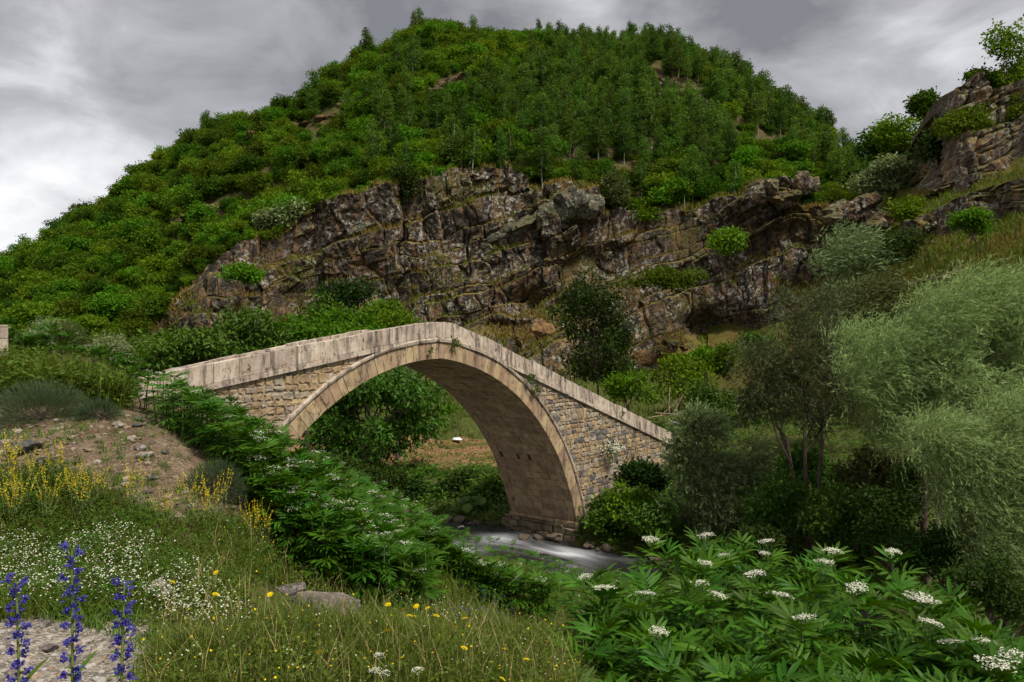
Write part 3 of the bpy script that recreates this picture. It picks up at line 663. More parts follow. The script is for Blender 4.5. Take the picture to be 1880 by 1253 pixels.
# parapets: cordon course and slabs
for y0, yn, nm in ((-0.08, -1, ''), (BW + 0.08, 1, 'rear')):
    s = -12.2 + (2.9 if nm else 0); 
    brk = []
    while s < 20.8:
        brk.append(s); s += rng.uniform(0.85, 1.2) if s < 1 else rng.uniform(0.95, 1.55)
    brk.append(20.92)
    for fixed in (-1.03, 0.88): brk[int(np.argmin([abs(q - fixed) for q in brk]))] = fixed
    brk = sorted(brk)
    for s0, s1 in zip(brk[:-1], brk[1:]):
        yy = y0 + rng.normal() * 0.014; dz = rng.normal() * 0.016
        g = 0.007
        xs = [s0 + g] + [q[0] for q in topP if s0 + 0.05 < q[0] < s1 - 0.05] + [s1 - g]
        rd = (lambda x: rear_drop(x)) if nm else (lambda x: 0.0); q = [(x, yy, ztop(x) - rd(x) - 0.615) for x in xs] + [(x, yy, ztop(x) - rd(x) + dz) for x in xs[::-1]]
        if yn > 0: q = q[::-1]
        stone_obj('parapet_slab', face_block(q, (0, yn, 0), 0.30, 0.018, 0.004), M['parapet'], bridge)
    brk = list(np.arange(brk[0] + 0.4, 20.9, 1.25)) + [20.9]
    for s0, s1 in zip(brk[:-1], brk[1:]):
        yy = y0 + yn * (0.045 + rng.normal() * 0.005)
        xs = [s0 + 0.006] + [q[0] for q in topP if s0 + 0.05 < q[0] < s1 - 0.05] + [s1 - 0.006]
        q = [(x, yy, ztop(x) - rd(x) - 0.80) for x in xs] + [(x, yy, ztop(x) - rd(x) - 0.622) for x in xs[::-1]]
        if yn > 0: q = q[::-1]
        stone_obj('cordon_stone', face_block(q, (0, yn, 0), 0.34, 0.02, 0.003), M['parapet'], bridge)
# rubble of the spandrels and wing walls
cand = []
z = -0.6
while z < 10.2:
    h = rng.uniform(0.15, 0.34); s = -12.2 + rng.uniform(0, 0.3)
    while s < 20.7:
        wd = rng.uniform(0.2, 0.62) if s > 0 else rng.uniform(0.24, 0.5)
        cs, czz = s + wd / 2, z + h / 2
        cx, cz, r = AR if cs > 0 else AL
        if math.hypot(cs - cx, czz - cz) > r + RT - 0.08 and czz < ztop(cs) - 0.74 and (czz > -0.3):
            gx_, gy_ = bw(cs, 0)
            if czz > H(gx_, gy_)[0] - 0.3: cand.append((s, z, wd, h))
        s += wd
    z += h
def rubble(s, z, wd, h, y0=0.0):
    g = 0.018; jx, jz = wd * 0.22, h * 0.34
    c = [(s + g, z + g), (s + wd / 2, z + g), (s + wd - g, z + g), (s + wd - g, z + h / 2), (s + wd - g, z + h - g), (s + wd / 2, z + h - g), (s + g, z + h - g), (s + g, z + h / 2)]
    c = [(x + rng.uniform(-jx, jx) * 0.5 * (1 if i % 2 else 0.8) + (0.12 * wd * (1 if x < s + wd / 2 - 1e-6 else -1) * rng.random() if i % 2 == 0 else 0), y0 - rng.uniform(0, 0.035), q + rng.uniform(-jz, jz) * 0.5) for i, (x, q) in enumerate(c)]
    return face_block(c, (0, -1, 0), 0.12, 0.03, 0.008)
def vis(c):
    gx_, gy_ = bw(c[0] + c[2] / 2, 0); px_, py_ = project(np.array([[gx_, gy_, c[1] + c[3] / 2]])); px_, py_ = px_[0], py_[0]
    ok = 470 < px_ < 1240 and py_ < 960 and not (px_ < 520 and py_ > 760)
    return (0 if ok else 1, -c[2] * c[3] / gy_ ** 2)
cand.sort(key=vis)
rest = []
for i, c in enumerate(cand):
    dark = (c[0] > 6 and rng.random() < 0.21) or (c[0] < -4 and c[1] > 8.7 and rng.random() < 0.12) or (4 < c[0] <= 6 and rng.random() < 0.2)
    k = 2 if dark else (0 if rng.random() < (0.75 if c[0] < 0 else 0.5) else 1)
    vf = rubble(*c)
    if i < 300: stone_obj('stone', vf, (M['ochre_rubble'], M['tan_rubble'], M['grey_rubble'])[k], bridge)
    else: rest.append((vf, k))
stones_mesh('rubble', rest, (M['ochre_rubble'], M['tan_rubble'], M['grey_rubble']), bridge)
# springing ledge and plinth at the water
y = -0.1
while y < BW:
    wd = rng.uniform(0.6, 1.0); q = [(10.02, y, 0.78), (10.02, min(y + wd - 0.01, BW + 0.1), 0.78), (10.02, min(y + wd - 0.01, BW + 0.1), 0.955), (10.02, y, 0.955)]
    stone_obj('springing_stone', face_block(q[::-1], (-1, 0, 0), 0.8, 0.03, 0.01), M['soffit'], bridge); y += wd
z = -0.9
while z < 0.75:
    h = min(rng.uniform(0.3, 0.45), 0.775 - z); y = -0.15 + rng.uniform(-0.05, 0.05)
    while y < BW:
        wd = rng.uniform(0.45, 0.9); x = 9.98 + rng.uniform(-0.12, 0.05)
        q = np.array([(x, y, z), (x, y + wd - 0.03, z), (x, y + wd - 0.03, z + h - 0.02), (x, y, z + h - 0.02)]) + rng.normal(size=(4, 3)) * 0.02
        stone_obj('plinth_stone', face_block(q[::-1], (-1, 0, 0), 0.9, 0.05, 0.02), M['wet_masonry'], bridge); y += wd
    x = 10.05 + rng.uniform(-0.05, 0.05)
    while x < 11.5:
        wd = rng.uniform(0.4, 0.7); yy = -0.14 + rng.uniform(-0.08, 0.03)
        q = np.array([(x, yy, z), (x + wd - 0.03, yy, z), (x + wd - 0.03, yy, z + h - 0.02), (x, yy, z + h - 0.02)]) + rng.normal(size=(4, 3)) * 0.02
        stone_obj('plinth_stone', face_block(q, (0, -1, 0), 0.5, 0.05, 0.02), M['wet_masonry'], bridge); x += wd
    z += h
#@@PLANTS

# ------------------------------------------------------------------ plants and stones: shared builders
import bmesh
def ico(sub):
    bm = bmesh.new(); bmesh.ops.create_icosphere(bm, subdivisions=sub, radius=1.0)
    V = np.array([v.co[:] for v in bm.verts]); Fa = np.array([[v.index for v in f.verts] for f in bm.faces]); bm.free(); return V, Fa
ICO = {k: ico(k) for k in (1, 2, 3, 4, 5)}
def rock_shape(sub, scale, seed, blocky=0.3, freq=1.3, fine=0.05):
    """an angular stone: a ball cut by random planes, its faces roughened"""
    V, Fa = ICO[sub]; g = np.random.default_rng(int(seed) + 500); n = unit(g.normal(size=(13, 3))); n = np.concatenate([n, [[0, 0, 1], [0, 0, -1]]]); h = g.uniform(0.62, 0.95, len(n))
    r = np.min(np.where(V @ n.T > 0.15, h[None] / np.maximum(V @ n.T, 0.15), 9.0), 1); r = np.minimum(r, 1.35)
    p = V * r[:, None] * freq * 1.6 + seed * 7.3; e, c, d = voro(p, int(seed))
    r = r * (1 + blocky * 0.5 * (c - 0.5) - 0.04 * np.exp(-(e / 0.06) ** 2) + fbm(p * 1.6, 4, 0.55, 5) * fine)
    return V * r[:, None] * np.asarray(scale), Fa
def rock(name, loc, scale, seed, mat, label, cat='rock', group=None, sub=3, blocky=0.2, freq=1.0, rot=(0, 0, 0), smooth=False):
    V, Fa = rock_shape(sub, scale, seed, blocky, freq)
    o = mobj(name, V, Fa, mat, smooth=smooth); o.location = loc; o.rotation_euler = rot
    return tag(o, label, cat, group)
BLK = {}
def block_mesh(k, mat):
    if (k, mat) not in BLK: V, Fa = rock_shape(4, (1, 1, 1), 300 + k, 0.35, 1.5, 0.07); BLK[(k, mat)] = new_mesh('block', V, Fa, (M[mat],))
    return BLK[(k, mat)]
def crag(name, loc, w_, d_, h_, mat, label, n, tilt=0.0, group=None):
    """an outcrop of several jointed blocks"""
    t = empty(name, loc)
    for i in range(n):
        f = (i + 0.5) / n * 2 - 1; k = rng.uniform(0.75, 1.15); q = link('block', block_mesh(int(rng.integers(8)), mat), t)
        q.location = (f * w_ * 0.72 + rng.normal() * w_ * 0.08, rng.uniform(-0.2, 0.3) * d_, rng.uniform(-0.45, 0.3) * h_ * (1 - 0.6 * abs(f)) - f * w_ * math.tan(tilt) * 0.7)
        q.scale = (w_ * 1.25 / n ** 0.55 * k, d_ * 0.8 * k, h_ * 0.78 * rng.uniform(0.7, 1.1) * (1 - 0.3 * abs(f))); q.rotation_euler = (rng.normal() * 0.12, tilt + rng.normal() * 0.12, rng.uniform(-0.5, 0.5))
    return tag(t, label, 'rock', group)
def hill_hit(px, py):
    t = np.linspace(0, 1, 240); X = hill(np.full(240, float(px)), t); p = project(X)[1]; i = np.where(p <= py)[0]
    return X[i[0] if len(i) else -1]
def slope_hit(px, py):
    t = np.linspace(0, 5, 300); X = slope(np.full(300, float(px)), t); p = project(X)[1]; i = np.where(p <= py)[0]
    return X[i[0] if len(i) else -1]
def put(name, parts, loc, rz, sc, label, cat, group=None):
    """a thing from shared part meshes"""
    t = empty(name, loc, rz, sc)
    for nm, me in parts: link(nm, me, t)
    return tag(t, label, cat, group)

# ------------------------------------------------------------------ oak scrub and aspens on the hill
scrub_kinds = []
for k in range(5):
    lobes = [(rng.uniform(-1.3, 1.3), rng.uniform(-1.3, 1.3), rng.uniform(1.1, 2.7), *(rng.uniform(0.8, 1.35),) * 2, rng.uniform(0.6, 1.0)) for _ in range(8)] + [(0, 0, 1.0, 1.9, 1.9, 0.8)]
    V, Fa = crown(lobes, 330, 7, 0.33, 0.62, 0.26, 0.6)
    cm = new_mesh('crown', V, Fa, (M['scrub'],))
    tr = [tube(wobble((0, 0, -0.5), (rng.uniform(-0.2, 0.2), 0, 1.2), 4, 0.06), [0.14, 0.12, 0.1, 0.07], 5)] + [tube(wobble((0, 0, 0.7), l[:3], 3, 0.05), [0.08, 0.06, 0.03], 4) for l in lobes[:4]]
    scrub_kinds.append((new_mesh('trunk', *join(tr), (M['bark'],)), cm))
aspen_kinds = []
for k in range(4):
    hgt = 8.0; lobes = []
    for i in range(11):
        z = 2.6 + (hgt - 2.9) * i / 10; r = 1.2 * (1 - 0.55 * (i / 10) ** 2.2) * rng.uniform(0.7, 1.15)
        lobes.append((rng.uniform(-0.55, 0.55), rng.uniform(-0.55, 0.55), z, r, r, 0.6))
    V, Fa = crown(lobes, 300, 6, 0.27, 0.7, 0.22, 0.3)
    trn = wobble((0, 0, -0.6), (rng.uniform(-0.4, 0.4), rng.uniform(-0.3, 0.3), hgt - 0.5), 7, 0.06)
    tr = [tube(trn, np.linspace(0.11, 0.02, 7), 5)] + [tube(wobble(trn[3] + (0, 0, 0.3 * j - 0.8), l[:3], 3, 0.05), [0.035, 0.025, 0.012], 4) for j, l in enumerate(lobes[2:9])]
    aspen_kinds.append((new_mesh('trunk', *join(tr), (M['aspen_bark'],)), new_mesh('crown', V, Fa, (M['aspen'],))))
bare_spots = [(270, 290, 34), (215, 335, 25), (300, 262, 22), (385, 385, 30), (350, 400, 22), (470, 243, 22), (600, 212, 24), (640, 188, 26), (715, 85, 16), (700, 100, 12), (830, 150, 30), (795, 165, 18), (760, 120, 16), (925, 62, 20), (555, 232, 22), (620, 300, 0),
              (860, 95, 16), (735, 130, 14), (1190, 140, 26), (1225, 160, 30), (1270, 170, 30), (1280, 205, 26), (1285, 235, 22), (540, 170, 14), (590, 262, 14), (180, 352, 12)]
def is_bare(px, py):
    r = np.zeros(len(px), bool)
    for a, b, c in bare_spots: r |= ((px - a) ** 2 + ((py - b) * 1.3) ** 2) < c * c
    return r
n = 17000
px0 = rng.uniform(-60, 1680, n); t0 = rng.random(n) * 1.01 - 0.005; X = hill(px0, t0); ppx, ppy = project(X)
ok = ~is_bare(ppx, ppy - 8) & (fbm(X * 0.07, 3, 0.5, 51) > np.where((ppx < 450) | (t0 < 0.3), -1.2, -0.55))
asp_p = np.clip((ppx - 700) / 350, 0, 1) * np.clip((ppy - 60) / 60, 0.35, 1) * np.clip((420 - ppy) / 60, 0, 1) * 0.9
asp_p = np.where((ppx > 560) & (ppx < 1000) & (ppy > 190) & (ppy < 330), np.maximum(asp_p, 0.25), asp_p)
asp_p = np.where((ppx > 1020) & (t0 > 0.75), 1.0, np.where((ppx < 1000) & (t0 > 0.62), 0.03, asp_p)) * (fbm(X * 0.05, 2, 0.5, 57) > -0.35)
isasp = rng.random(n) < asp_p
# keep a minimum distance
order = rng.permutation(n); kept = []; cell = {}
for i in order:
    if not ok[i]: continue
    md = 1.7 if isasp[i] else 1.5; c = (int(X[i, 0] // 2), int(X[i, 1] // 2)); bad = False
    for a in (-1, 0, 1):
        for b in (-1, 0, 1):
            for j in cell.get((c[0] + a, c[1] + b), ()):
                if (X[i, 0] - X[j, 0]) ** 2 + (X[i, 1] - X[j, 1]) ** 2 < md * md: bad = True
    if bad: continue
    cell.setdefault(c, []).append(i); kept.append(i)
kept = np.array(kept); asp = kept[isasp[kept]]; scr = kept[~isasp[kept]]
asp = asp[np.argsort(X[asp, 1] - 40 * (t0[asp] > 0.9))]; scr = scr[np.argsort(X[scr, 1] - 60 * (t0[scr] > 0.93))]
scr = scr[X[scr, 1] > 0]
def zone(px, t):
    side = 'above the rock cliff' if 420 < px < 1350 and t < 0.4 else 'near the hilltop' if t > 0.8 else 'on the long ridge running down' if px < 420 else 'half way up the wooded hill'
    return side
for i in scr[:300]:
    k = rng.integers(5); s = 0.64 * rng.choice([rng.uniform(0.55, 0.9), rng.uniform(0.8, 1.2), rng.uniform(1.1, 1.7)])
    put('oak_bush', list(zip(('trunk', 'crown'), scrub_kinds[k])), X[i], rng.uniform(0, 6.3), (s * 1.1, s * 1.1, s), 'round green oak bush growing ' + zone(ppx[i], t0[i]), 'bush', 'oak bushes ' + zone(ppx[i], t0[i]))
for i in asp[:300]:
    k = rng.integers(4); s = rng.uniform(0.55, 1.0)
    put('aspen_tree', list(zip(('trunk', 'crown'), aspen_kinds[k])), X[i], rng.uniform(0, 6.3), (s * rng.uniform(0.85, 1.4), s * rng.uniform(0.85, 1.4), s), 'slender pale-trunked aspen tree standing ' + zone(ppx[i], t0[i]), 'tree', 'aspens ' + zone(ppx[i], t0[i]))
def scatter(name, pts, scl, meshes, label, cat):
    """points carrying copies of a few shared meshes: one uncountable mass"""
    me = bpy.data.meshes.new(name); me.vertices.add(len(pts)); me.vertices.foreach_set('co', np.asarray(pts, np.float32).ravel()); me.update()
    attr(me, 'size', scl); o = link(name, me)
    srcs = []
    for m_ in meshes:
        so_ = bpy.data.objects.new(name + '_source', m_); srcs.append(so_)
    c = bpy.data.collections.new(name + '_sources')
    for q in srcs: c.objects.link(q)
    g = bpy.data.node_groups.new(name, 'GeometryNodeTree'); g.interface.new_socket('Geometry', in_out='INPUT', socket_type='NodeSocketGeometry'); g.interface.new_socket('Geometry', in_out='OUTPUT', socket_type='NodeSocketGeometry')
    N = g.nodes.new; gi, go = N('NodeGroupInput'), N('NodeGroupOutput'); ip_ = N('GeometryNodeInstanceOnPoints'); ci = N('GeometryNodeCollectionInfo'); ci.inputs['Collection'].default_value = c
    ci.inputs['Separate Children'].default_value = True; ci.inputs['Reset Children'].default_value = True
    rv = N('FunctionNodeRandomValue'); rv.data_type = 'FLOAT_VECTOR'; rv.inputs[0].default_value = (-0.12, -0.12, 0); rv.inputs[1].default_value = (0.12, 0.12, 6.28)
    na = N('GeometryNodeInputNamedAttribute'); na.data_type = 'FLOAT'; na.inputs[0].default_value = 'size'
    L = g.links.new; L(gi.outputs[0], ip_.inputs['Points']); L(ci.outputs[0], ip_.inputs['Instance']); ip_.inputs['Pick Instance'].default_value = True
    L(rv.outputs[0], ip_.inputs['Rotation']); L(na.outputs[0], ip_.inputs['Scale']); L(ip_.outputs[0], go.inputs[0])
    md = o.modifiers.new('scatter', 'NODES'); md.node_group = g
    return tag(o, label, cat, kind='stuff')
rest = scr[300:]
scatter('hill_scrub', X[rest], 0.64 * rng.choice([0.6, 0.8, 0.95, 1.1, 1.3, 1.6], len(rest)) * rng.uniform(0.9, 1.1, len(rest)), [k[1] for k in scrub_kinds], 'mass of green oak scrub covering the upper hill', 'scrub')
if len(asp) > 300:
    scatter('far_aspen_wood', X[asp[300:]], rng.uniform(0.55, 0.95, len(asp) - 300), [k[1] for k in aspen_kinds], 'mass of aspens filling the upper wood', 'wood')
under = hill(rng.uniform(-60, 1680, 2600), rng.random(2600)); upx, upy = project(under); under = under[~is_bare(upx, upy)]
scatter('hill_undergrowth', under - (0, 0, 0.5), rng.uniform(0.25, 0.55, len(under)), [k[1] for k in scrub_kinds], 'low green undergrowth between the hill bushes', 'undergrowth')

# rocks breaking through the hill
hill_rocks = [(270, 285, 44, 18, 'on the ridge skyline'), (222, 332, 26, 16, 'low on the ridge skyline'), (385, 385, 36, 13, 'between bushes half way up the ridge'), (345, 398, 22, 9, 'beside a longer outcrop half way up the ridge'), (470, 245, 24, 10, 'under the ridge bushes'),
              (640, 190, 30, 14, 'on the shoulder of the hill'), (600, 214, 24, 12, 'below the shoulder of the hill'), (715, 86, 18, 9, 'just under the hilltop'), (828, 150, 34, 14, 'in the bare gully of the hill'), (790, 168, 18, 9, 'beside the bare gully'), (925, 62, 22, 9, 'on the very top of the hill'),
              (1272, 165, 26, 20, 'pale, in the aspens below the skyline'), (1225, 155, 30, 9, 'among aspen trunks'), (1275, 215, 24, 22, 'brown, below the pale outcrop in the aspens'), (555, 233, 20, 8, 'between oak bushes'), (760, 122, 16, 8, 'between bushes below the hilltop')]
for i, (a, b, wq, hq, lab) in enumerate(hill_rocks):
    p = hill_hit(a, b + hq * 0.4); s = p[1] / F
    crag('rock_outcrop', p, wq * s, 2.0, hq * s * 1.15, 'outcrop' if i in (11, 12) else 'red_rock', 'rock outcrop ' + lab, 4, R(-20 if a < 900 else 10), 'outcrops on the hill')
# outcrops of the right-hand slope and the cliff top
sl_rocks = [(1735, 312, 34, 24, 0, 'tilted square block at the foot of the tall face', 'outcrop'),
            (1700, 332, 30, 12, 0, 'low flat block below the tilted square block', 'outcrop'), (1770, 338, 62, 10, 0, 'long thin rock ledge running up the grass', 'outcrop'), (1722, 420, 55, 34, 0, 'dark mossy rock beside a bright green bush', 'cliff'),
            (1760, 500, 50, 13, 0, 'pale rock ledge below the grass strip', 'outcrop'), (1690, 518, 26, 8, 0, 'small rocks at the end of the grass strip', 'outcrop'), (1560, 385, 62, 30, 86, 'pale lichened crag at the end of the cliff', 'outcrop'), (1615, 400, 24, 32, 80, 'narrow pale crag beside the blown willow', 'outcrop'), (1403, 352, 30, 34, 92, 'brown jagged tower on the cliff top', 'outcrop'),
            (1440, 365, 26, 26, 91, 'rounded grey boulder beside the jagged tower', 'outcrop'), (1478, 335, 30, 34, 101, 'pale boulder among the aspen trunks', 'outcrop'), (1822, 165, 60, 55, 0, 'upper crag under the tree on the skyline', 'outcrop')]
for i, (a, b, wq, hq, D, lab, mt) in enumerate(sl_rocks):
    p = P(a, b, D) if D else slope_hit(a, b); s = p[1] / F
    crag('rock_crag', p, wq * s, max(1.5, min(wq, hq) * s * 0.9), hq * s, mt, lab, int(np.clip(wq / 9, 4, 10)), R(-16) if wq > hq * 1.8 else R(-5))
def cliff_at(px, py):
    a, b = project(cliffX); i = np.argmin((a - px) ** 2 + (b - py) ** 2 + 0.5 * (cliffX[:, 1] - 70)); return cliffX[i]
for a, b, wq, hq, mt, n_, tl, lab in ((1045, 382, 62, 44, 'lichen_rock', 9, -18, 'pale lichen covered crag on the cliff top'), (945, 420, 42, 20, 'lichen_rock', 5, -28, 'pale lichened blocks stepping down below the crag'), (885, 325, 40, 24, 'cliff', 5, -10, 'dark rounded knob on the cliff top'), (992, 612, 22, 30, 'ochre_rock', 3, -5, 'flat orange rock slab low on the cliff'), (655, 420, 26, 16, 'lichen_rock', 4, -25, 'pale rock patch on the mossy cliff shoulder'),
                                      (560, 425, 26, 12, 'outcrop', 4, -30, 'tilted tan block on the cliff shoulder'), (1455, 450, 40, 46, 'lichen_rock', 6, -5, 'speckled grey rock wall near the end of the cliff'), (1180, 660, 34, 30, 'ochre_rock', 4, 0, 'brown rock step at the cliff foot'), (1240, 640, 40, 20, 'cliff', 4, -5, 'dark slab under the overhang')):
    p = cliff_at(a, b); s = p[1] / F; crag('cliff_crag', p + (0, 0.5, 0), wq * s, 1.3, hq * s, mt, lab, n_, R(tl))
# ------------------------------------------------------------------ grass on ledges and slopes
def blades(base, h, lean, wd, nseg=3, up=(0, 0, 1)):
    """one tapering bent blade per base point, as one quad and one triangle folded into quads"""
    n = len(base); az = rng.uniform(0, 6.283, n); d = np.stack([np.cos(az), np.sin(az), 0 * az], 1); sd_ = np.stack([-np.sin(az + rng.normal(size=n)), np.cos(az + rng.normal(size=n)), 0 * az], 1); sd_ = unit(sd_)
    h = np.broadcast_to(h, (n,))[:, None]; lean = np.broadcast_to(lean, (n,))[:, None]; wd = np.broadcast_to(wd, (n,))[:, None]
    u = np.array([[0, 0, 1.0]]); m = base + u * h * 0.55 + d * h * lean * 0.3; t = base + u * h * (1 - 0.25 * lean) + d * h * lean
    V = np.stack([base - sd_ * wd, base + sd_ * wd, m + sd_ * wd * 0.8, m - sd_ * wd * 0.8, t + sd_ * wd * 0.12, t - sd_ * wd * 0.12], 1).reshape(-1, 3)
    i = np.arange(n)[:, None] * 6; return V, np.concatenate([i + np.array([[0, 1, 2, 3]]), i + np.array([[3, 2, 4, 5]])])
up_ = np.where((cn[:, 2] > 0.5) & (cc[:, 2] > 6) & (fbm(cc * 0.22, 3, 0.5, 99) > 0.02))[0]; ppx_, ppy_ = project(cc[up_])
pick = rng.choice(up_, 36000, replace=True); base = cc[pick] + rng.normal(size=(len(pick), 3)) * (0.12, 0.12, 0.02)
dry = fbm(base * 0.16, 3, 0.5, 101) + 0.15 > rng.normal(size=len(base)) * 0.25
for nm, msk, mt, lab in (('dry_ledge_grass', dry, 'dry_grass', 'dry orange grass tufts on the cliff ledges'), ('green_ledge_grass', ~dry, 'hill_grass', 'green grass tufts on the cliff ledges')):
    b_ = base[msk]; V, Fa = blades(b_, rng.uniform(0.25, 0.85, len(b_)), rng.uniform(0.2, 0.9, len(b_)), 0.05); tag(mobj(nm, V, Fa, M[mt]), lab, 'grass', kind='stuff')
q = slope(rng.uniform(1560, 1980, 24000), rng.uniform(0.3, 3.9, 24000)); dry = fbm(q * 0.2, 3, 0.5, 105) - 0.1 > rng.normal(size=len(q)) * 0.25
for nm, msk, mt, lab in (('dry_slope_grass', dry, 'dry_grass', 'dry reddish grass on the steep slope'), ('green_slope_grass', ~dry, 'hill_grass', 'green grass on the steep slope')):
    b_ = q[msk]; V, Fa = blades(b_, rng.uniform(0.25, 0.7, len(b_)), rng.uniform(0.2, 0.8, len(b_)), 0.03); tag(mobj(nm, V, Fa, M[mt]), lab, 'grass', kind='stuff')

# ------------------------------------------------------------------ single trees and bushes
def sprays(lobes, n, per, size, aspect, wind, windy, length):
    """leaves set along swept twigs"""
    lobes = np.asarray(lobes, float); vol = (lobes[:, 3] * lobes[:, 4] * lobes[:, 5]) ** 0.67; vol /= vol.sum(); out = []
    for L, q in zip(lobes, vol):
        k = max(4, int(n * q)); b = ball(k, 0.35); c = L[:3] + b * L[3:6]; lump = noise(c * 0.75, 77); keep = lump > -0.28; c, b = c[keep], b[keep]; k = len(c)
        d = unit(b * (1 - windy) * 0.9 + np.asarray(wind) * windy + rng.normal(size=(k, 3)) * 0.28); ln = length * rng.uniform(0.5, 1.25, k)
        f = np.linspace(0.05, 1, per); sag = rng.uniform(0.0, 0.45, k)
        pos = c[:, None] + d[:, None] * (ln[:, None] * f[None])[..., None]; pos[..., 2] -= sag[:, None] * ln[:, None] * f[None] ** 2
        ax = d[:, None] + rng.normal(size=(k, per, 3)) * 0.42; ax[..., 2] -= (sag[:, None] * f[None]) * 1.2; nr = rng.normal(size=(k, per, 3)) * 0.6 + np.array([0, -0.3, 0.8]); s = size * rng.uniform(0.6, 1.3, (k, per))
        out.append(leaves(pos.reshape(-1, 3), ax.reshape(-1, 3), nr.reshape(-1, 3), s.ravel(), s.ravel() * aspect))
    return join(out)
def tree(name, label, cat, px, D, lobes, mat, twigs, per, size, aspect=0.55, bark='bark', base=None, stems=1, group=None, sigma=None, wind=None, windy=0.0, droop=0.2, up=0.5, trunk_r=0.12, thick=0.85, spray=0.0):
    """lobes: (px, py, depth offset, radius px, radius px)"""
    b = np.array(base if base is not None else [(px - CX) / F * D, D, 0.0])
    if base is None: b[2] = H(b[0], b[1])[0]
    L = []
    for a, c, dd, rx, rz in lobes:
        p = P(a, c, D + dd); s = (D + dd) / F; L.append((*(p - b), rx * s, rx * s * thick, rz * s))
    V, Fa = sprays(L, twigs, per, size, aspect, wind, windy, spray) if spray else crown(L, twigs, per, size, aspect, sigma, up, droop, wind, windy)
    t = empty(name, b); mobj('crown', V, Fa, M[mat], t)
    zmid = np.mean([l[2] for l in L]); tr = []; xm = np.mean([l[0] for l in L])
    for k in range(stems):
        o_ = np.array([rng.uniform(-0.25, 0.25) * (stems > 1), rng.uniform(-0.2, 0.2) * (stems > 1), -0.3])
        top = np.array([xm * 0.6 + (k - (stems - 1) / 2) * 0.8, 0, max(0.6, zmid * 0.62)]); tr.append(tube(wobble(o_, top, 5, 0.06), np.linspace(trunk_r, trunk_r * 0.55, 5), 7))
        for j in range(k, len(L), stems):
            e_ = np.array(L[j][:3]); tr.append(tube(wobble(top * rng.uniform(0.75, 1.0), e_ + (0, 0, L[j][5] * 0.3), 5, np.linalg.norm(e_ - top) * 0.05), np.linspace(trunk_r * 0.45, 0.012, 5), 5))
            for _ in range(4):
                v = ball(1, 0.8)[0] * L[j][3:6] * 0.85; tr.append(tube(wobble(e_ * 0.75 + top * 0.25, e_ + v, 4, 0.08), np.linspace(trunk_r * 0.2, 0.008, 4), 4))
    mobj('trunk', *join(tr), M[bark], t, True)
    return tag(t, label, cat, group)
def lobeset(cx, cy, rx, ry, n, r=0.45, dd=1.5):
    out = []
    for i in range(n):
        a = rng.uniform(0, 6.283); q = math.sqrt(rng.random()) * 0.8
        k = rng.uniform(0.75, 1.2) * r; out.append((cx + math.cos(a) * q * rx, cy + math.sin(a) * q * ry, rng.uniform(-dd, dd), k * rx + 4, k * ry + 4))
    return out
W = (0.92, -0.15, 0.30)
# walnut trees in the field and behind the bridge
tree('walnut_tree', 'spreading walnut tree seen through the bridge arch', 'tree', 688, 53, lobeset(680, 760, 125, 90, 18, 0.34, 2.5) + [(590, 800, 0, 50, 40), (780, 720, 0, 45, 32), (740, 695, 0, 50, 34), (600, 860, 0, 50, 34), (570, 760, 1, 45, 40), (660, 840, -1, 50, 30)], 'walnut', 2600, 7, 0.33, 0.42, sigma=0.28, trunk_r=0.3, droop=0.6)
for a, b, rx, ry, D, lab in ((450, 625, 75, 60, 50, 'tallest leafy walnut tree behind the sloping parapet'), (560, 640, 70, 48, 52, 'walnut tree behind the middle of the sloping parapet'), (650, 620, 70, 45, 56, 'walnut tree below the mossy cliff behind the parapet'), (330, 650, 75, 40, 48, 'low walnut tree behind the lower end of the parapet'), (730, 610, 50, 30, 60, 'small walnut tree beside the bridge crown'), (265, 655, 40, 26, 52, 'small leafy tree beside the foot of the cliff')):
    tree('walnut_tree', lab, 'tree', a, D, lobeset(a, b, rx, ry, 12, 0.42, 2), 'bright' if a in (560, 650, 730) else 'walnut', 1100, 7, 0.34, 0.42, sigma=0.28, trunk_r=0.2, droop=0.5, group='trees behind the bridge')
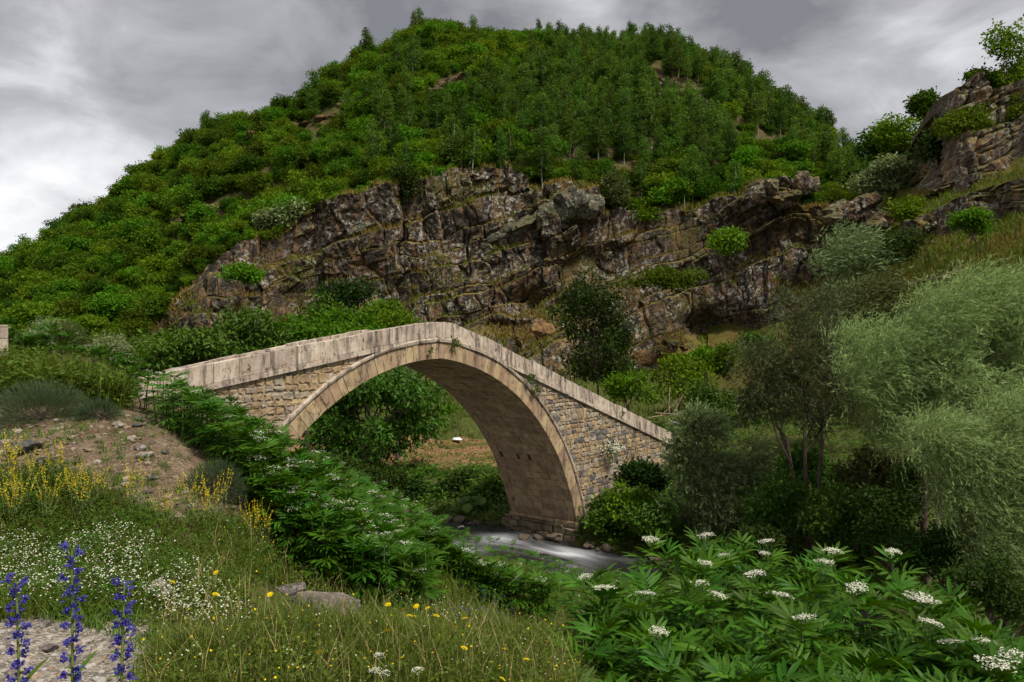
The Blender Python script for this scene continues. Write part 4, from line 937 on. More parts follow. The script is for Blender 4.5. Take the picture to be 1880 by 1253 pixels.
# cliff foot trees
tree('ash_tree', 'slender dark leafed tree growing against the cliff face', 'tree', 1105, 74, lobeset(1090, 600, 75, 100, 22, 0.28, 2), 'dark_shrub', 900, 6, 0.36, 0.55, sigma=0.35, trunk_r=0.14)
tree('ash_tree', 'thin dark tree at the cliff foot behind the parapet', 'tree', 1150, 73, lobeset(1140, 650, 45, 60, 10, 0.32, 2), 'dark_shrub', 450, 6, 0.34, 0.55, sigma=0.3, trunk_r=0.1)
for a, b, rx, ry, D, mt, lab in ((1245, 700, 60, 48, 62, 'bright', 'bright green bush behind the end of the bridge'), (1155, 715, 48, 26, 66, 'bright', 'low bright bush just above the parapet'), (1335, 660, 26, 26, 66, 'bright', 'small yellow green bush under the dark overhang'), (1300, 735, 50, 30, 58, 'walnut', 'dark leafy bush beside the pile of poles'), (1395, 640, 34, 24, 74, 'walnut', 'dark bush inside the mouth of the overhang'), (1290, 660, 34, 20, 72, 'bright', 'fresh green bush at the foot of the overhang'), (1440, 700, 40, 26, 62, 'walnut', 'bush on the meadow behind the olive willow'), (1380, 730, 34, 22, 60, 'dark_shrub', 'dark bush on the meadow behind the bridge end'),
                                 (640, 545, 48, 42, 80, 'dark_shrub', 'dark green bush in the hollow of the cliff'), (600, 575, 40, 26, 79, 'walnut', 'low bush under the cliff hollow'), (700, 575, 50, 24, 78, 'bright', 'light bush on the ledge above the bridge'), (450, 500, 34, 12, 86, 'bright', 'green bush on the small cliff ledge'), (740, 340, 30, 34, 99, 'dark_shrub', 'single dark bush on the cliff edge'),
                                 (1230, 510, 60, 16, 83, 'scrub', 'green plants along the sloping cliff ledge'), (1340, 440, 40, 20, 86, 'scrub', 'green bush high on the cliff under the tower'), (1130, 350, 26, 26, 99, 'olive_shrub', 'yellowish bush beside the pale crag'), (970, 300, 40, 26, 104, 'dark_shrub', 'dark round bush behind the cliff edge'), (540, 395, 30, 18, 100, 'silver', 'grey green bush on the cliff shoulder'), (490, 405, 22, 14, 101, 'silver', 'small grey green bush on the cliff shoulder')):
    p = P(a, b + ry * 0.9, D); tree('leafy_bush', lab, 'bush', a, D, lobeset(a, b, rx, ry, 7, 0.45, 0.8), mt, int(220 + rx * 4), 6, 0.0042 * D, 0.6, base=p - (0, 0, 0.4), sigma=0.0035 * D, trunk_r=0.07, stems=2)
# the other slope
for a, b, rx, ry, D, mt, lab in ((1850, 115, 48, 78, 80, 'bright', 'tall green tree on the skyline above the crags'), (1775, 225, 45, 32, 76, 'bright', 'green bush in the gully between the crags'), (1720, 265, 30, 36, 80, 'dark_shrub', 'dark bush beside the tall rock face'), (1660, 240, 50, 30, 96, 'bright', 'bright green bush on the skyline beside the tall rock face'), (1690, 195, 40, 24, 100, 'scrub', 'bush on the skyline above the valley'),
                                 (1620, 265, 40, 32, 100, 'scrub', 'green bush at the notch of the valley'), (1600, 335, 60, 24, 88, 'silver', 'silvery bush behind the pale crag'), (1640, 315, 34, 22, 87, 'silver', 'smaller silvery bush beside the silvery one'), (1790, 408, 34, 20, 55, 'bright', 'bright green bush against the dark rock wall'), (1655, 445, 46, 34, 60, 'dark_shrub', 'dark bush at the edge of the grass strip'), (1665, 385, 30, 16, 70, 'scrub', 'low bush above the grass strip'), (1875, 200, 30, 24, 76, 'scrub', 'bush high on the tall rock face'), (1805, 150, 28, 24, 82, 'bright', 'leafy bush wedged between the skyline crags')):
    p = P(a, b + ry * 0.9, D); tree('leafy_bush', lab, 'bush', a, D, lobeset(a, b, rx, ry, 8, 0.42, 0.8), mt, int(250 + rx * 5), 6, 0.0042 * D, 0.6, base=p - (0, 0, 0.4), sigma=0.0035 * D, trunk_r=0.08, stems=2)
# willows of the far bank, leaves swept by the wind
wl = dict(wind=W, windy=0.55, aspect=0.125, spray=1.0)
tree('willow_tree', 'big pale willow with wind-swept foliage leaning over the stream', 'tree', 1700, 29.5, [(1660, 640, 0, 85, 70), (1740, 590, 0, 95, 70), (1820, 560, 0, 90, 70), (1600, 700, 0, 70, 60), (1700, 720, 1, 95, 60), (1790, 690, -1, 95, 65), (1870, 640, -1, 90, 80), (1640, 790, 0, 60, 45), (1900, 540, -1, 70, 60), (1560, 640, 1, 50, 45)], 'willow', 14500, 12, 0.19, trunk_r=0.16, stems=2, **wl)
tree('willow_tree', 'pale willow hanging low over the water, in front of the big one', 'tree', 1850, 25, [(1800, 840, 0, 95, 55), (1870, 780, 0, 80, 60), (1750, 900, 0, 60, 40), (1840, 930, 0, 90, 60), (1900, 880, 0, 80, 70), (1800, 1000, 0, 70, 50), (1880, 1020, 0, 60, 55), (1720, 800, 0, 70, 45)], 'willow', 11000, 12, 0.165, trunk_r=0.12, stems=2, **wl)
tree('willow_tree', 'olive willow with bare dark twigs behind the shrub willow', 'tree', 1490, 34, [(1420, 690, 0, 70, 45), (1480, 640, 0, 70, 55), (1530, 570, 0, 55, 45), (1400, 730, 0, 50, 35), (1560, 700, 0, 60, 50), (1450, 570, 1, 45, 35), (1380, 660, 0, 40, 30), (1500, 760, 1, 60, 35)], 'willow_dark', 2400, 13, 0.19, trunk_r=0.13, stems=3, wind=W, windy=0.35, aspect=0.22, spray=0.8)
tree('willow_shrub', 'bushy grey green shrub willow beside the end of the bridge', 'shrub', 1300, 37, [(1290, 800, 0, 55, 40), (1330, 830, 0, 60, 55), (1260, 860, 0, 48, 50), (1320, 900, 0, 70, 55), (1270, 940, 0, 60, 45), (1350, 940, 0, 50, 40), (1370, 850, 0, 40, 50), (1280, 770, 0, 28, 18)], 'silver', 7200, 12, 0.18, trunk_r=0.05, stems=6, wind=(0.5, -0.3, 0.7), windy=0.3, aspect=0.3, spray=0.6)
tree('blown_willow', 'pale willow bush blurred by wind at the cliff end', 'tree', 1565, 60, [(1565, 450, 0, 50, 36), (1530, 480, 0, 40, 24), (1600, 480, 0, 40, 30), (1560, 540, 0, 60, 36), (1600, 590, 0, 50, 36), (1540, 600, 0, 45, 30)], 'silver', 1300, 8, 0.5, sigma=0.45, trunk_r=0.1, base=P(1565, 660, 60), stems=3, wind=W, windy=0.5, aspect=0.16, up=0.5)
tree('blown_willow', 'olive bush between the pale willows', 'tree', 1620, 48, [(1600, 560, 0, 60, 50), (1560, 620, 0, 50, 40), (1640, 540, 0, 40, 30), (1660, 600, 0, 50, 40)], 'olive_shrub', 900, 8, 0.4, sigma=0.4, trunk_r=0.1, base=P(1600, 720, 48), stems=2, wind=W, windy=0.5, aspect=0.2)
for a, b, rx, ry, D, mt, lab in ((60, 620, 40, 28, 42, 'silver', 'wide grey willow bush near the wall end'), (115, 625, 34, 26, 43, 'olive_shrub', 'olive grey bush beside the grey willow bush'), (95, 605, 26, 20, 45, 'silver', 'taller grey willow bush behind the wall end'), (197, 645, 26, 18, 38, 'silver', 'small rounded silvery bush behind the weeds'), (20, 640, 26, 18, 40, 'olive_shrub', 'olive bush close behind the wall end')):
    tree('grey_willow_bush', lab, 'bush', a, D, lobeset(a, b, rx, ry, 7, 0.5, 0.6), mt, 500, 7, 0.22, 0.2, base=P(a, b + ry, D) - (0, 0, 0.5), sigma=0.2, trunk_r=0.05, stems=3, wind=W, windy=0.4)
# bank shrubs along the stream
bank = [(1175, 875, 38, 28, 41, 'dark_shrub', 'dark rounded bush against the wing wall'), (1150, 930, 45, 40, 39, 'bright', 'leafy bush at the foot of the bridge pier'), (1110, 950, 22, 28, 39.5, 'walnut', 'small bush touching the pier corner'), (1195, 960, 40, 30, 37, 'walnut', 'leafy bush on the bank below the wing wall'), (1440, 930, 70, 60, 33, 'walnut', 'dense green bush on the bank behind the elder'),
        (1540, 950, 70, 50, 31, 'walnut', 'dense dark bush below the olive willow'), (1630, 960, 60, 60, 29, 'dark_shrub', 'dark bush under the big willow'), (1400, 1000, 60, 30, 31, 'dark_shrub', 'low dark bush at the water behind the elder'), (1720, 1010, 70, 50, 26, 'dark_shrub', 'dark shady bush under the hanging willow'), (1820, 1080, 70, 50, 23, 'dark_shrub', 'darkest bush at the picture edge below the willow'), (1500, 860, 60, 40, 36, 'walnut', 'green bush around the olive willow trunk'),
        (1600, 870, 60, 40, 34, 'olive_shrub', 'olive bush between willow trunks'), (1690, 900, 50, 40, 31, 'walnut', 'green bush at the big willow trunk'), (900, 910, 34, 30, 47, 'walnut', 'leafy bush against the far side of the pier'), (850, 905, 50, 30, 49, 'dark_shrub', 'dark bush on the far bank under the field'), (770, 910, 60, 32, 49, 'dark_shrub', 'wide dark bush under the walnut tree'), (690, 900, 60, 36, 49, 'dark_shrub', 'dark bush left of the wide one under the walnut tree'),
        (830, 770, 26, 18, 80, 'bright', 'round bush on the green rise beyond the field'), (760, 760, 40, 24, 82, 'walnut', 'dark bush beyond the field behind the walnut tree'), (870, 745, 30, 20, 86, 'scrub', 'bush higher on the green rise beyond the field'), (600, 880, 50, 40, 46, 'dark_shrub', 'dark bush below the arch springing')]
for a, b, rx, ry, D, mt, lab in bank:
    tree('bank_bush', lab, 'bush', a, D, lobeset(a, b, rx, ry, 9, 0.42, 0.8), mt, int(280 + rx * 6.5), 6, 0.0055 * D, 0.55, base=P(a, b + ry, D) - (0, 0, 0.3), sigma=0.0045 * D, trunk_r=0.05, stems=3)
#@@FORE

# ------------------------------------------------------------------ dwarf elder
def leaflet(b, d, nrm, L, Wd, fold=0.25, droop=0.22):
    d = unit(np.asarray(d, float)); sdv = unit(np.cross(nrm, d)); nn = np.cross(d, sdv)
    ts = np.array([0, 0.22, 0.5, 0.78, 1.0]); ws = np.array([0.12, 0.8, 1.0, 0.62, 0.0]) * Wd / 2; V = []
    for t, q in zip(ts, ws):
        c = b + d * L * t - nn * L * droop * t * t
        V += [c + sdv * q + nn * q * fold, c, c - sdv * q + nn * q * fold]
    i = np.arange(4)[:, None] * 3
    return np.array(V), np.concatenate([i + np.array([[0, 1, 4, 3]]), i + np.array([[1, 2, 5, 4]])])
def compound_leaf(scale, pairs):
    parts = []; n = 5; Lr = 0.20 * scale
    t = np.linspace(0, 1, n); rp = np.stack([t * Lr, 0 * t, 0.03 * scale * np.sin(t * 2.2) - 0.05 * scale * t * t], 1); parts.append(tube(rp, np.linspace(0.004, 0.002, n) * scale, 4))
    for k in range(pairs):
        f = 0.35 + 0.62 * k / max(1, pairs - 1); b = np.array([np.interp(f, t, rp[:, j]) for j in range(3)]); L = 0.205 * scale * (0.85 + 0.25 * math.sin(f * 2.6)) 
        for sgn in (-1, 1):
            a = R(62 - 22 * f + rng.uniform(-7, 7)) * sgn; parts.append(leaflet(b, (math.cos(a), math.sin(a), rng.uniform(-0.12, 0.15)), np.array([0.0, 0.15 * sgn, 1.0]), L * rng.uniform(0.9, 1.1), 0.038 * scale * rng.uniform(0.85, 1.15), 0.25, rng.uniform(0.15, 0.42)))
    parts.append(leaflet(rp[-1], (1, rng.uniform(-0.1, 0.1), -0.1), np.array([0, 0, 1.0]), 0.215 * scale, 0.046 * scale))
    return join(parts)
eleaf = [new_mesh('leaf', *compound_leaf(s, p), (M['elder'],), True) for s, p in ((1.0, 3), (1.1, 3), (0.95, 3), (1.05, 4))]
def umbel(r, n, dome=0.25):
    a = rng.uniform(0, 6.283, n); q = np.sqrt(rng.random(n)) * r; k = rng.integers(0, 7, n)
    ca7 = np.arange(7) * 0.9; cxy = np.stack([np.cos(ca7), np.sin(ca7)], 1) * r * 0.55; cxy[0] = 0
    pos = np.stack([np.cos(a) * q * 0.45 + cxy[k, 0], np.sin(a) * q * 0.45 + cxy[k, 1], 0 * a], 1); rr2 = np.hypot(pos[:, 0], pos[:, 1]) / r
    pos[:, 2] = dome * r * (1 - rr2 ** 2) + rng.normal(size=n) * 0.06 * r
    s = r * 0.13 * rng.uniform(0.7, 1.3, n); az = rng.uniform(0, 6.283, n); ax = np.stack([np.cos(az), np.sin(az), rng.uniform(-0.3, 0.3, n)], 1)
    fl = leaves(pos - ax * s[:, None] * 0.5, ax, np.stack([rng.normal(size=n) * 0.4, rng.normal(size=n) * 0.4, np.ones(n)], 1), s, s * 0.95, 0.05)
    return fl
def umbel_rays(r, h):
    return join([tube([(0, 0, -h), (math.cos(k) * r * 0.3, math.sin(k) * r * 0.3, -h * 0.4), (math.cos(k) * r * 0.6, math.sin(k) * r * 0.6, 0.0)], [0.0035, 0.0025, 0.0015], 3) for k in np.arange(7) * 0.9])
ehead = [new_mesh('flower_head', *umbel(r, 230, 0.14), (M['white_flower'],)) for r in (0.085, 0.1, 0.075)]
ehead2 = [new_mesh('flower_head', *umbel(r, 60), (M['white_flower'],)) for r in (0.08, 0.07)]
erays = new_mesh('flower_stalks', *umbel_rays(0.075, 0.07), (M['elder_stem'],))
estem = [new_mesh('stem', *tube(wobble((0, 0, -0.1), (rng.uniform(-.06, .06), rng.uniform(-.06, .06), 1.0), 5, 0.012), np.linspace(0.011, 0.005, 5), 5), (M['elder_stem'],), True) for _ in range(4)]
def elder(loc, h, flower, label, group, nodes, lsc, near):
    t = empty('dwarf_elder', loc, rng.uniform(0, 6.283)); t.rotation_euler = (rng.normal() * 0.09, rng.normal() * 0.09, rng.uniform(0, 6.283))
    k = rng.integers(4); s = link('stem', estem[k], t); s.scale = (1.0, 1.0, h)
    tip = np.array(estem[k].vertices[-1].co[:2])
    for i, z in enumerate(nodes):
        top = i == len(nodes) - 1
        for j in range(3 if top and not flower else 2):
            az = (i % 2) * math.pi / 2 + j * (math.pi if not top or flower else 2.09) + rng.normal() * 0.25
            o = link('leaf', eleaf[rng.integers(4)], t); q = lsc * (0.78 if top else 1.0) * rng.uniform(0.85, 1.15); o.scale = (q, q, q)
            o.location = (tip[0] * z, tip[1] * z, z * h); o.rotation_euler = (rng.normal() * 0.15, -R(rng.uniform(-8, 22) + 26 * (z > 0.8) + 18 * top), az)
    if flower:
        o = link('flower_head', (ehead if near else ehead2)[rng.integers(3 if near else 2)], t); o.location = (tip[0], tip[1], h + 0.10); q = rng.uniform(0.85, 1.2); o.scale = (q, q, q); o.rotation_euler = (rng.normal() * 0.12, rng.normal() * 0.12, rng.uniform(0, 6))
        if near: st = link('flower_stalks', erays, o); st.location = (0, 0, -0.008)
    return tag(t, label, 'plant', group)
TOPZ = 8.02
flw = [(1195, 990), (1290, 982), (1340, 1018), (1275, 1033), (1430, 1000), (1515, 1015), (1495, 1028), (1643, 1015), (1090, 1060), (1115, 1080), (1185, 1097), (1293, 1070), (1293, 1088), (1410, 1060), (1428, 1100), (1455, 1132), (1567, 1075), (1640, 1098), (1665, 1090), (1690, 1145), (1722, 1108), (1220, 1155), (1800, 1182), (1832, 1220), (1788, 1160), (1375, 1012), (1850, 1205)]
BUSH = [(1050, 1110), (1110, 1062), (1190, 1012), (1300, 1000), (1500, 1005), (1640, 1030), (1740, 1085), (1800, 1140), (1900, 1200), (1960, 1290), (1960, 1420), (1030, 1420), (1040, 1250), (1010, 1150)]
def bush_pt(px, py, dz=0.0):
    D = (CZ - TOPZ - dz) * F / (py - CY); return P(px, py, D)
def cz_(a, b): return ('at the meadow end of' if a < 1230 else 'at the willow end of' if a > 1600 else 'along the far rim of' if b < 1090 else 'in the middle of' if b < 1180 else 'in the front of')
G1 = 'dwarf elders of the big clump by the viewpoint'
for a, b in flw:
    p = bush_pt(a, b, 0.06); g = H(p[0], p[1])[0]; h = min(max(0.5, p[2] - g - 0.1), 1.6)
    elder((p[0], p[1], p[2] - h - 0.1), h, True, 'dwarf elder with flat white flower head ' + cz_(a, b) + ' the big clump', G1 + ' ' + cz_(a, b), (0.4, 0.58, 0.72, 0.85, 0.95), 0.92, True)
for a, b in sample_poly(BUSH, 138):
    p = bush_pt(a, b, rng.uniform(-0.28, 0.0)); g = H(p[0], p[1])[0]; h = min(max(0.5, p[2] - g - 0.08), 1.6)
    elder((p[0], p[1], p[2] - h - 0.08), h, False, 'leafy flowerless dwarf elder ' + cz_(a, b) + ' the big clump', G1 + ' ' + cz_(a, b), (0.42, 0.56, 0.69, 0.8, 0.9, 0.98), 0.95, True)
EPOLY = [(215, 655), (300, 690), (420, 690), (500, 730), (560, 805), (660, 872), (720, 930), (790, 1000), (850, 1055), (960, 1085), (1010, 1105), (1000, 1125), (900, 1112), (770, 1095), (650, 1062), (575, 1005), (505, 945), (475, 872), (425, 810), (350, 748), (275, 700)]
TPOLY = [(0, 640), (20, 625), (120, 650), (230, 665), (290, 690), (240, 715), (140, 690), (0, 690)]
def elder_mesh(nodes, lsc, h, flower):
    parts = [tube([(0, 0, -0.1), (0, 0, h)], [0.008, 0.004], 4)]
    for i, z in enumerate(nodes):
        top = i == len(nodes) - 1
        for j in range(3 if top else 2):
            m_ = eleaf[rng.integers(4)]; V = np.empty(len(m_.vertices) * 3, np.float32); m_.vertices.foreach_get('co', V); V = V.reshape(-1, 3) * lsc * rng.uniform(0.85, 1.15)
            Fa = np.empty(len(m_.loops), np.int32); m_.loops.foreach_get('vertex_index', Fa)
            mt = Matrix.Rotation((i % 2) * 1.57 + j * (2.09 if top else 3.14) + rng.normal() * 0.25, 3, 'Z') @ Matrix.Rotation(-R(rng.uniform(-8, 22) + 30 * top), 3, 'Y')
            parts.append((V @ np.array(mt).T + (0, 0, z * h), Fa.reshape(-1, 4)))
    V, Fa = join(parts); mi = np.zeros(len(Fa))
    if flower:
        v2, f2 = umbel(0.075, 60); V, Fa = join([(V, Fa), (v2 + (0, 0, h + 0.08), f2)]); mi = np.append(mi, np.ones(len(f2)))
    return new_mesh('elder_thicket_plant', V, Fa, (M['elder'], M['white_flower']), True, mi)
ek = [elder_mesh((0.3, 0.6, 0.95), 0.48, 0.42, f) for f in (0, 0, 0, 1)]
pts = sample_poly(EPOLY, 960); Xg, Dg = hit(pts[:, 0], pts[:, 1], 0.36, 6.0, 22.0); X9, D9 = hit(pts[:, 0], pts[:, 1], 0.36, 9.5, 22.0); sw = pts[:, 0] > 780; Xg[sw], Dg[sw] = X9[sw], D9[sw]; okk = ~np.isnan(Dg) & ((Dg > 7.0) | (pts[:, 0] < 480)); pts, Xg, Dg = pts[okk], Xg[okk], Dg[okk]; order = np.argsort(Dg + rng.normal(size=len(Dg)) * 2.5)
for i in order[:112]:
    a = pts[i, 0]; fl = rng.random() < 0.27; z_ = 'beside the bare gravel slope' if a < 470 else 'below the springing of the arch' if a < 720 else 'at the edge above the stream'
    elder(Xg[i], rng.uniform(0.42, 0.62), fl, ('dwarf elder with a small white flower head ' if fl else 'leafy dwarf elder ') + z_, 'dwarf elders ' + z_, (0.3, 0.62, 0.95), 0.5, False)
rest = order[112:]; scatter('elder_thicket', Xg[rest], rng.uniform(0.85, 1.25, len(rest)), ek, 'dense thicket of dwarf elder covering the bank down to the stream', 'thicket')
pts = sample_poly(TPOLY, 150); Xg, Dg = hit(pts[:, 0], pts[:, 1], 0.35, 12.0, 26.0); okk = ~np.isnan(Dg); pts, Xg = pts[okk], Xg[okk]
for p in Xg[:22]:
    fl = rng.random() < 0.45
    elder(p, rng.uniform(0.45, 0.7), fl, ('white flowered dwarf elder ' if fl else 'green dwarf elder ') + 'in the weeds on top of the bank', 'dwarf elders on top of the bank', (0.4, 0.66, 0.95), 0.56, False)
sb = rng.uniform((-13, -26), (-1.0, 1.0), (1500, 2)); x_, y_ = bw(sb[:, 0], sb[:, 1]); z_ = H(x_, y_); hp = CZ - (np.hypot(x_, y_) * 0 + y_) * ((CZ - z_ - 0.6) / y_); ppx_, ppy_ = project(np.stack([x_, y_, z_ + 0.6], 1))
kk = (z_ < 6.6) & (z_ > 0.5) & (y_ > 11) & ~((ppx_ > 745) & (ppx_ < 1200) & (ppy_ < 1065) & (y_ > 20))
scatter('stream_bank_elders', np.stack([x_, y_, z_], 1)[kk], rng.uniform(0.8, 1.2, kk.sum()), ek, 'dwarf elders running down the near bank to the stream', 'thicket')
scatter('bank_top_elders', Xg[22:], rng.uniform(0.9, 1.3, len(Xg) - 22), ek, 'low dwarf elders massed on top of the bank', 'thicket')

# ------------------------------------------------------------------ stones of the bank
fs = [(600, 1112, 56, 34, 'boulder', 'large flat grey boulder lying in the meadow'), (535, 1082, 34, 20, 'boulder', 'dark boulder half hidden behind the large flat one'), (562, 1163, 32, 14, 'boulder', 'low stone in the grass in front of the large boulder'), (700, 1163, 15, 14, 'pale_stone', 'small pale upright stone in the meadow'),
      (44, 824, 25, 18, 'dark_stone', 'dark slate grey stone on the bare slope'), (72, 850, 16, 13, 'dark_stone', 'grey slab stone just below the dark slate stone'), (265, 833, 16, 9, 'pale_stone', 'pale rounded stone on the gravel slope'), (257, 814, 14, 9, 'boulder', 'brown grey stone above the pale rounded one'), (240, 802, 9, 5, 'pale_stone', 'small white stone on the gravel slope'), (217, 772, 13, 7, 'pale_stone', 'tan stone near the top of the gravel slope'),
      (250, 775, 10, 6, 'dark_stone', 'small dark stone near the top of the gravel slope'), (252, 755, 14, 6, 'dark_stone', 'flat dark stone at the edge of the elders'), (283, 878, 12, 6, 'dark_stone', 'dark stone beside a green sprout'), (447, 917, 11, 11, 'pale_stone', 'whitish stone beside the grey green tuft'), (180, 720, 16, 6, 'dark_stone', 'flat slate stone at the top of the slope'), (305, 825, 9, 6, 'dark_stone', 'dark stone at the elder edge of the slope'),
      (300, 1098, 26, 22, 'pale_stone', 'pale rough stone among the white flowers'), (335, 1219, 14, 14, 'dark_stone', 'dark grey stone at the edge of the gravel'), (285, 1206, 24, 8, 'pale_stone', 'long tan stone on the gravel'), (82, 1142, 16, 9, 'boulder', 'grey stone behind the blue flower spikes'), (92, 1172, 18, 9, 'boulder', 'flat grey stone on the gravel between the blue spikes'), (355, 1215, 8, 6, 'ochre_rubble', 'small orange stone on the gravel'), (28, 778, 12, 5, 'pale_stone', 'flat pale stone under the grey green shrub'), (10, 772, 10, 5, 'dark_stone', 'dark stone at the slope edge under the shrub'), (490, 930, 12, 8, 'boulder', 'stone at the foot of the elders')]
for i, (a, b, rx, rz, mt, lab) in enumerate(fs):
    Xg, Dg = hit([a], [b + rz * 0.6], 0.0); p = Xg[0]; s = Dg[0] / F
    rock('field_stone', p + (0, 0, rz * s * 0.45), (rx * s * 0.95, rx * s * 0.75, rz * s * 0.95), 71 + i, M[mt], lab, 'stone', None, 4 if rx > 20 else 3, 0.18, 0.8, (R(rng.uniform(-8, 8)), R(rng.uniform(-10, 10)), R(rng.uniform(0, 360))))
peb = ICO[1]
def pebbles(name, pts, size, mat, label):
    n = len(pts); s = size[:, None] * rng.uniform(0.6, 1.25, (n, 3)) * (1, 1, 0.62); V = peb[0][None] * s[:, None] * (1 + rng.normal(size=(n, len(peb[0]), 1)) * 0.14); a = rng.uniform(0, 6.283, n)
    c, s_ = np.cos(a)[:, None], np.sin(a)[:, None]; V = np.stack([V[..., 0] * c - V[..., 1] * s_, V[..., 0] * s_ + V[..., 1] * c, V[..., 2]], -1) + pts[:, None]
    Fa = (peb[1][None] + np.arange(n)[:, None, None] * len(peb[0])).reshape(-1, 3)
    return tag(mobj(name, V.reshape(-1, 3), Fa, mat), label, 'gravel', kind='stuff')
def peb_mat():
    m = MT('pebbles'); i = m.island(); n = m.noise(60, 3, 0.6)
    c = m.ramp(i, [(0.0, (0.07, 0.066, 0.06)), (0.3, (0.20, 0.17, 0.14)), (0.6, (0.28, 0.23, 0.175)), (0.85, (0.37, 0.345, 0.31)), (1.0, (0.25, 0.16, 0.095))])
    return m.bsdf(m.hsv(c, 0.5, 1.0, m.math('ADD', n, 0.5)), 0.9, 0.2)
M['pebbles'] = peb_mat()
def peb2():
    m = MT('earthy pebbles'); c = m.ramp(m.island(), [(0.0, (0.09, 0.075, 0.06)), (0.5, (0.19, 0.14, 0.09)), (0.85, (0.26, 0.205, 0.145)), (1.0, (0.36, 0.32, 0.27))]); return m.bsdf(c, 0.95, 0.1)
M['earth_pebbles'] = peb2()
q = sample_poly(GRAVEL, 4600); q = q[q[:, 1] < 1330]; Xg, Dg = hit(q[:, 0], q[:, 1]); Xg = Xg[~np.isnan(Dg)]
pebbles('gravel', Xg, 0.005 + 0.03 * rng.random(len(Xg)) ** 3.2, M['pebbles'], 'pale gravel along the roadside edge')
q = sample_poly(BARE, 1700); q = q[q[:, 0] > -20]; Xg, Dg = hit(q[:, 0], q[:, 1]); k = ~np.isnan(Dg) & (Dg < 18); Xg = Xg[k]
pebbles('slope_gravel', Xg, 0.006 + 0.045 * rng.random(len(Xg)) ** 4, M['earth_pebbles'], 'loose gravel strewn over the bare earth slope')

# ------------------------------------------------------------------ meadow
def ground_scatter(poly, n, lift=0.0, dmax=20.0):
    q = sample_poly(poly, n); Xg, Dg = hit(q[:, 0], q[:, 1], lift, 2.5, dmax); k = ~np.isnan(Dg); j = rng.normal(size=(k.sum(), 3)) * 0.03; Xg = Xg[k] + j * (1, 1, 0); Xg[:, 2] = H(Xg[:, 0], Xg[:, 1]); return Xg
MEAD = [(250, 1330), (300, 1170), (420, 1010), (560, 1015), (660, 1060), (780, 1070), (900, 1080), (1050, 1090), (1070, 1330)]
WEED = [(-20, 890), (100, 850), (190, 900), (330, 990), (440, 960), (560, 1010), (440, 1110), (260, 1140), (100, 1125), (-20, 1140)]
TOPG = [(-20, 645), (60, 650), (230, 670), (270, 705), (230, 735), (150, 725), (-20, 720)]
BO = hit([600], [1130], 0.0)[0][0]
X1 = ground_scatter(MEAD, 30000); X1 = X1[np.hypot(X1[:, 0] - BO[0], (X1[:, 1] - BO[1] + 0.35) * 0.8) > 0.55]; hh = (0.04 + 0.17 * rng.random(len(X1)) ** 2.0) * (1 + 0.7 * fbm(X1 * 1.1, 2, 0.5, 111))
dd_ = np.maximum(1, X1[:, 1] / 5.0); V, Fa = blades(X1, hh * dd_ ** 0.5, rng.uniform(0.1, 0.9, len(X1)), 0.0024 * dd_); tag(mobj('meadow_grass', V, Fa, M['grass']), 'green and straw coloured grass of the meadow', 'grass', kind='stuff')
X2 = ground_scatter(WEED, 15000); V, Fa = blades(X2, rng.uniform(0.04, 0.16, len(X2)), rng.uniform(0.2, 1.0, len(X2)), 0.0024 * np.maximum(1, X2[:, 1] / 5.0)); tag(mobj('weedy_grass', V, Fa, M['grass']), 'yellow green weeds and grass at the foot of the bare slope', 'grass', kind='stuff')
X3 = ground_scatter(TOPG, 9000, 0.0, 26); V, Fa = blades(X3, rng.uniform(0.2, 0.6, len(X3)), rng.uniform(0.1, 0.7, len(X3)), 0.006); tag(mobj('bank_top_grass', V, Fa, M['grass']), 'tall grass on top of the bank', 'grass', kind='stuff')
X4 = X1[rng.choice(len(X1), 1100)]; V, Fa = blades(X4, rng.uniform(0.15, 0.38, len(X4)), rng.uniform(0.1, 0.6, len(X4)), 0.0018); tag(mobj('dry_stalks', V, Fa, M['straw']), 'dry straw stalks standing in the meadow', 'grass', kind='stuff')
def herb_mass(name, pts, per, size, hgt, mat, label, cat='undergrowth', aspect=0.4):
    c = np.repeat(pts, per, 0); n = len(c); z = rng.random(n) ** 0.8 * np.repeat(hgt, per); pos = c + rng.normal(size=(n, 3)) * (0.05 + 0.25 * z[:, None]) * (1, 1, 0) + np.stack([0 * z, 0 * z, z], 1)
    az = rng.uniform(0, 6.283, n); ax = np.stack([np.cos(az), np.sin(az), rng.uniform(-0.2, 0.7, n)], 1); s = size * rng.uniform(0.6, 1.4, n)
    return tag(mobj(name, *leaves(pos, ax, np.stack([rng.normal(size=n) * 0.4, rng.normal(size=n) * 0.4, np.ones(n)], 1), s, s * aspect), M[mat]), label, cat, kind='stuff')
k = rng.choice(len(X1), 3000); herb_mass('meadow_herbs', X1[k], 9, 0.034, rng.uniform(0.04, 0.2, 3000), 'herb', 'small leafy herbs between the meadow grass')
k = rng.choice(len(X2), 1900); herb_mass('slope_foot_herbs', X2[k], 10, 0.032, rng.uniform(0.05, 0.2, 1900), 'herb', 'small leafy herbs at the foot of the bare slope')
k = rng.choice(len(X3), 900); herb_mass('bank_top_herbs', X3[k], 9, 0.08, rng.uniform(0.15, 0.5, 900), 'herb', 'leafy weeds on top of the bank')
sparse = np.concatenate([ground_scatter(BARE, 260, 0.0, 16), ground_scatter([(100, 1110), (260, 1130), (340, 1180), (440, 1210), (440, 1260), (380, 1240), (250, 1170), (90, 1135)], 150)]); V, Fa = blades(np.repeat(sparse, 12, 0) + rng.normal(size=(len(sparse) * 12, 3)) * (0.02, 0.02, 0), rng.uniform(0.03, 0.12, len(sparse) * 12), rng.uniform(0.3, 1.1, len(sparse) * 12), 0.003); tag(mobj('slope_tufts', V, Fa, M['grass']), 'sparse small tufts on the bare earth', 'grass', kind='stuff')
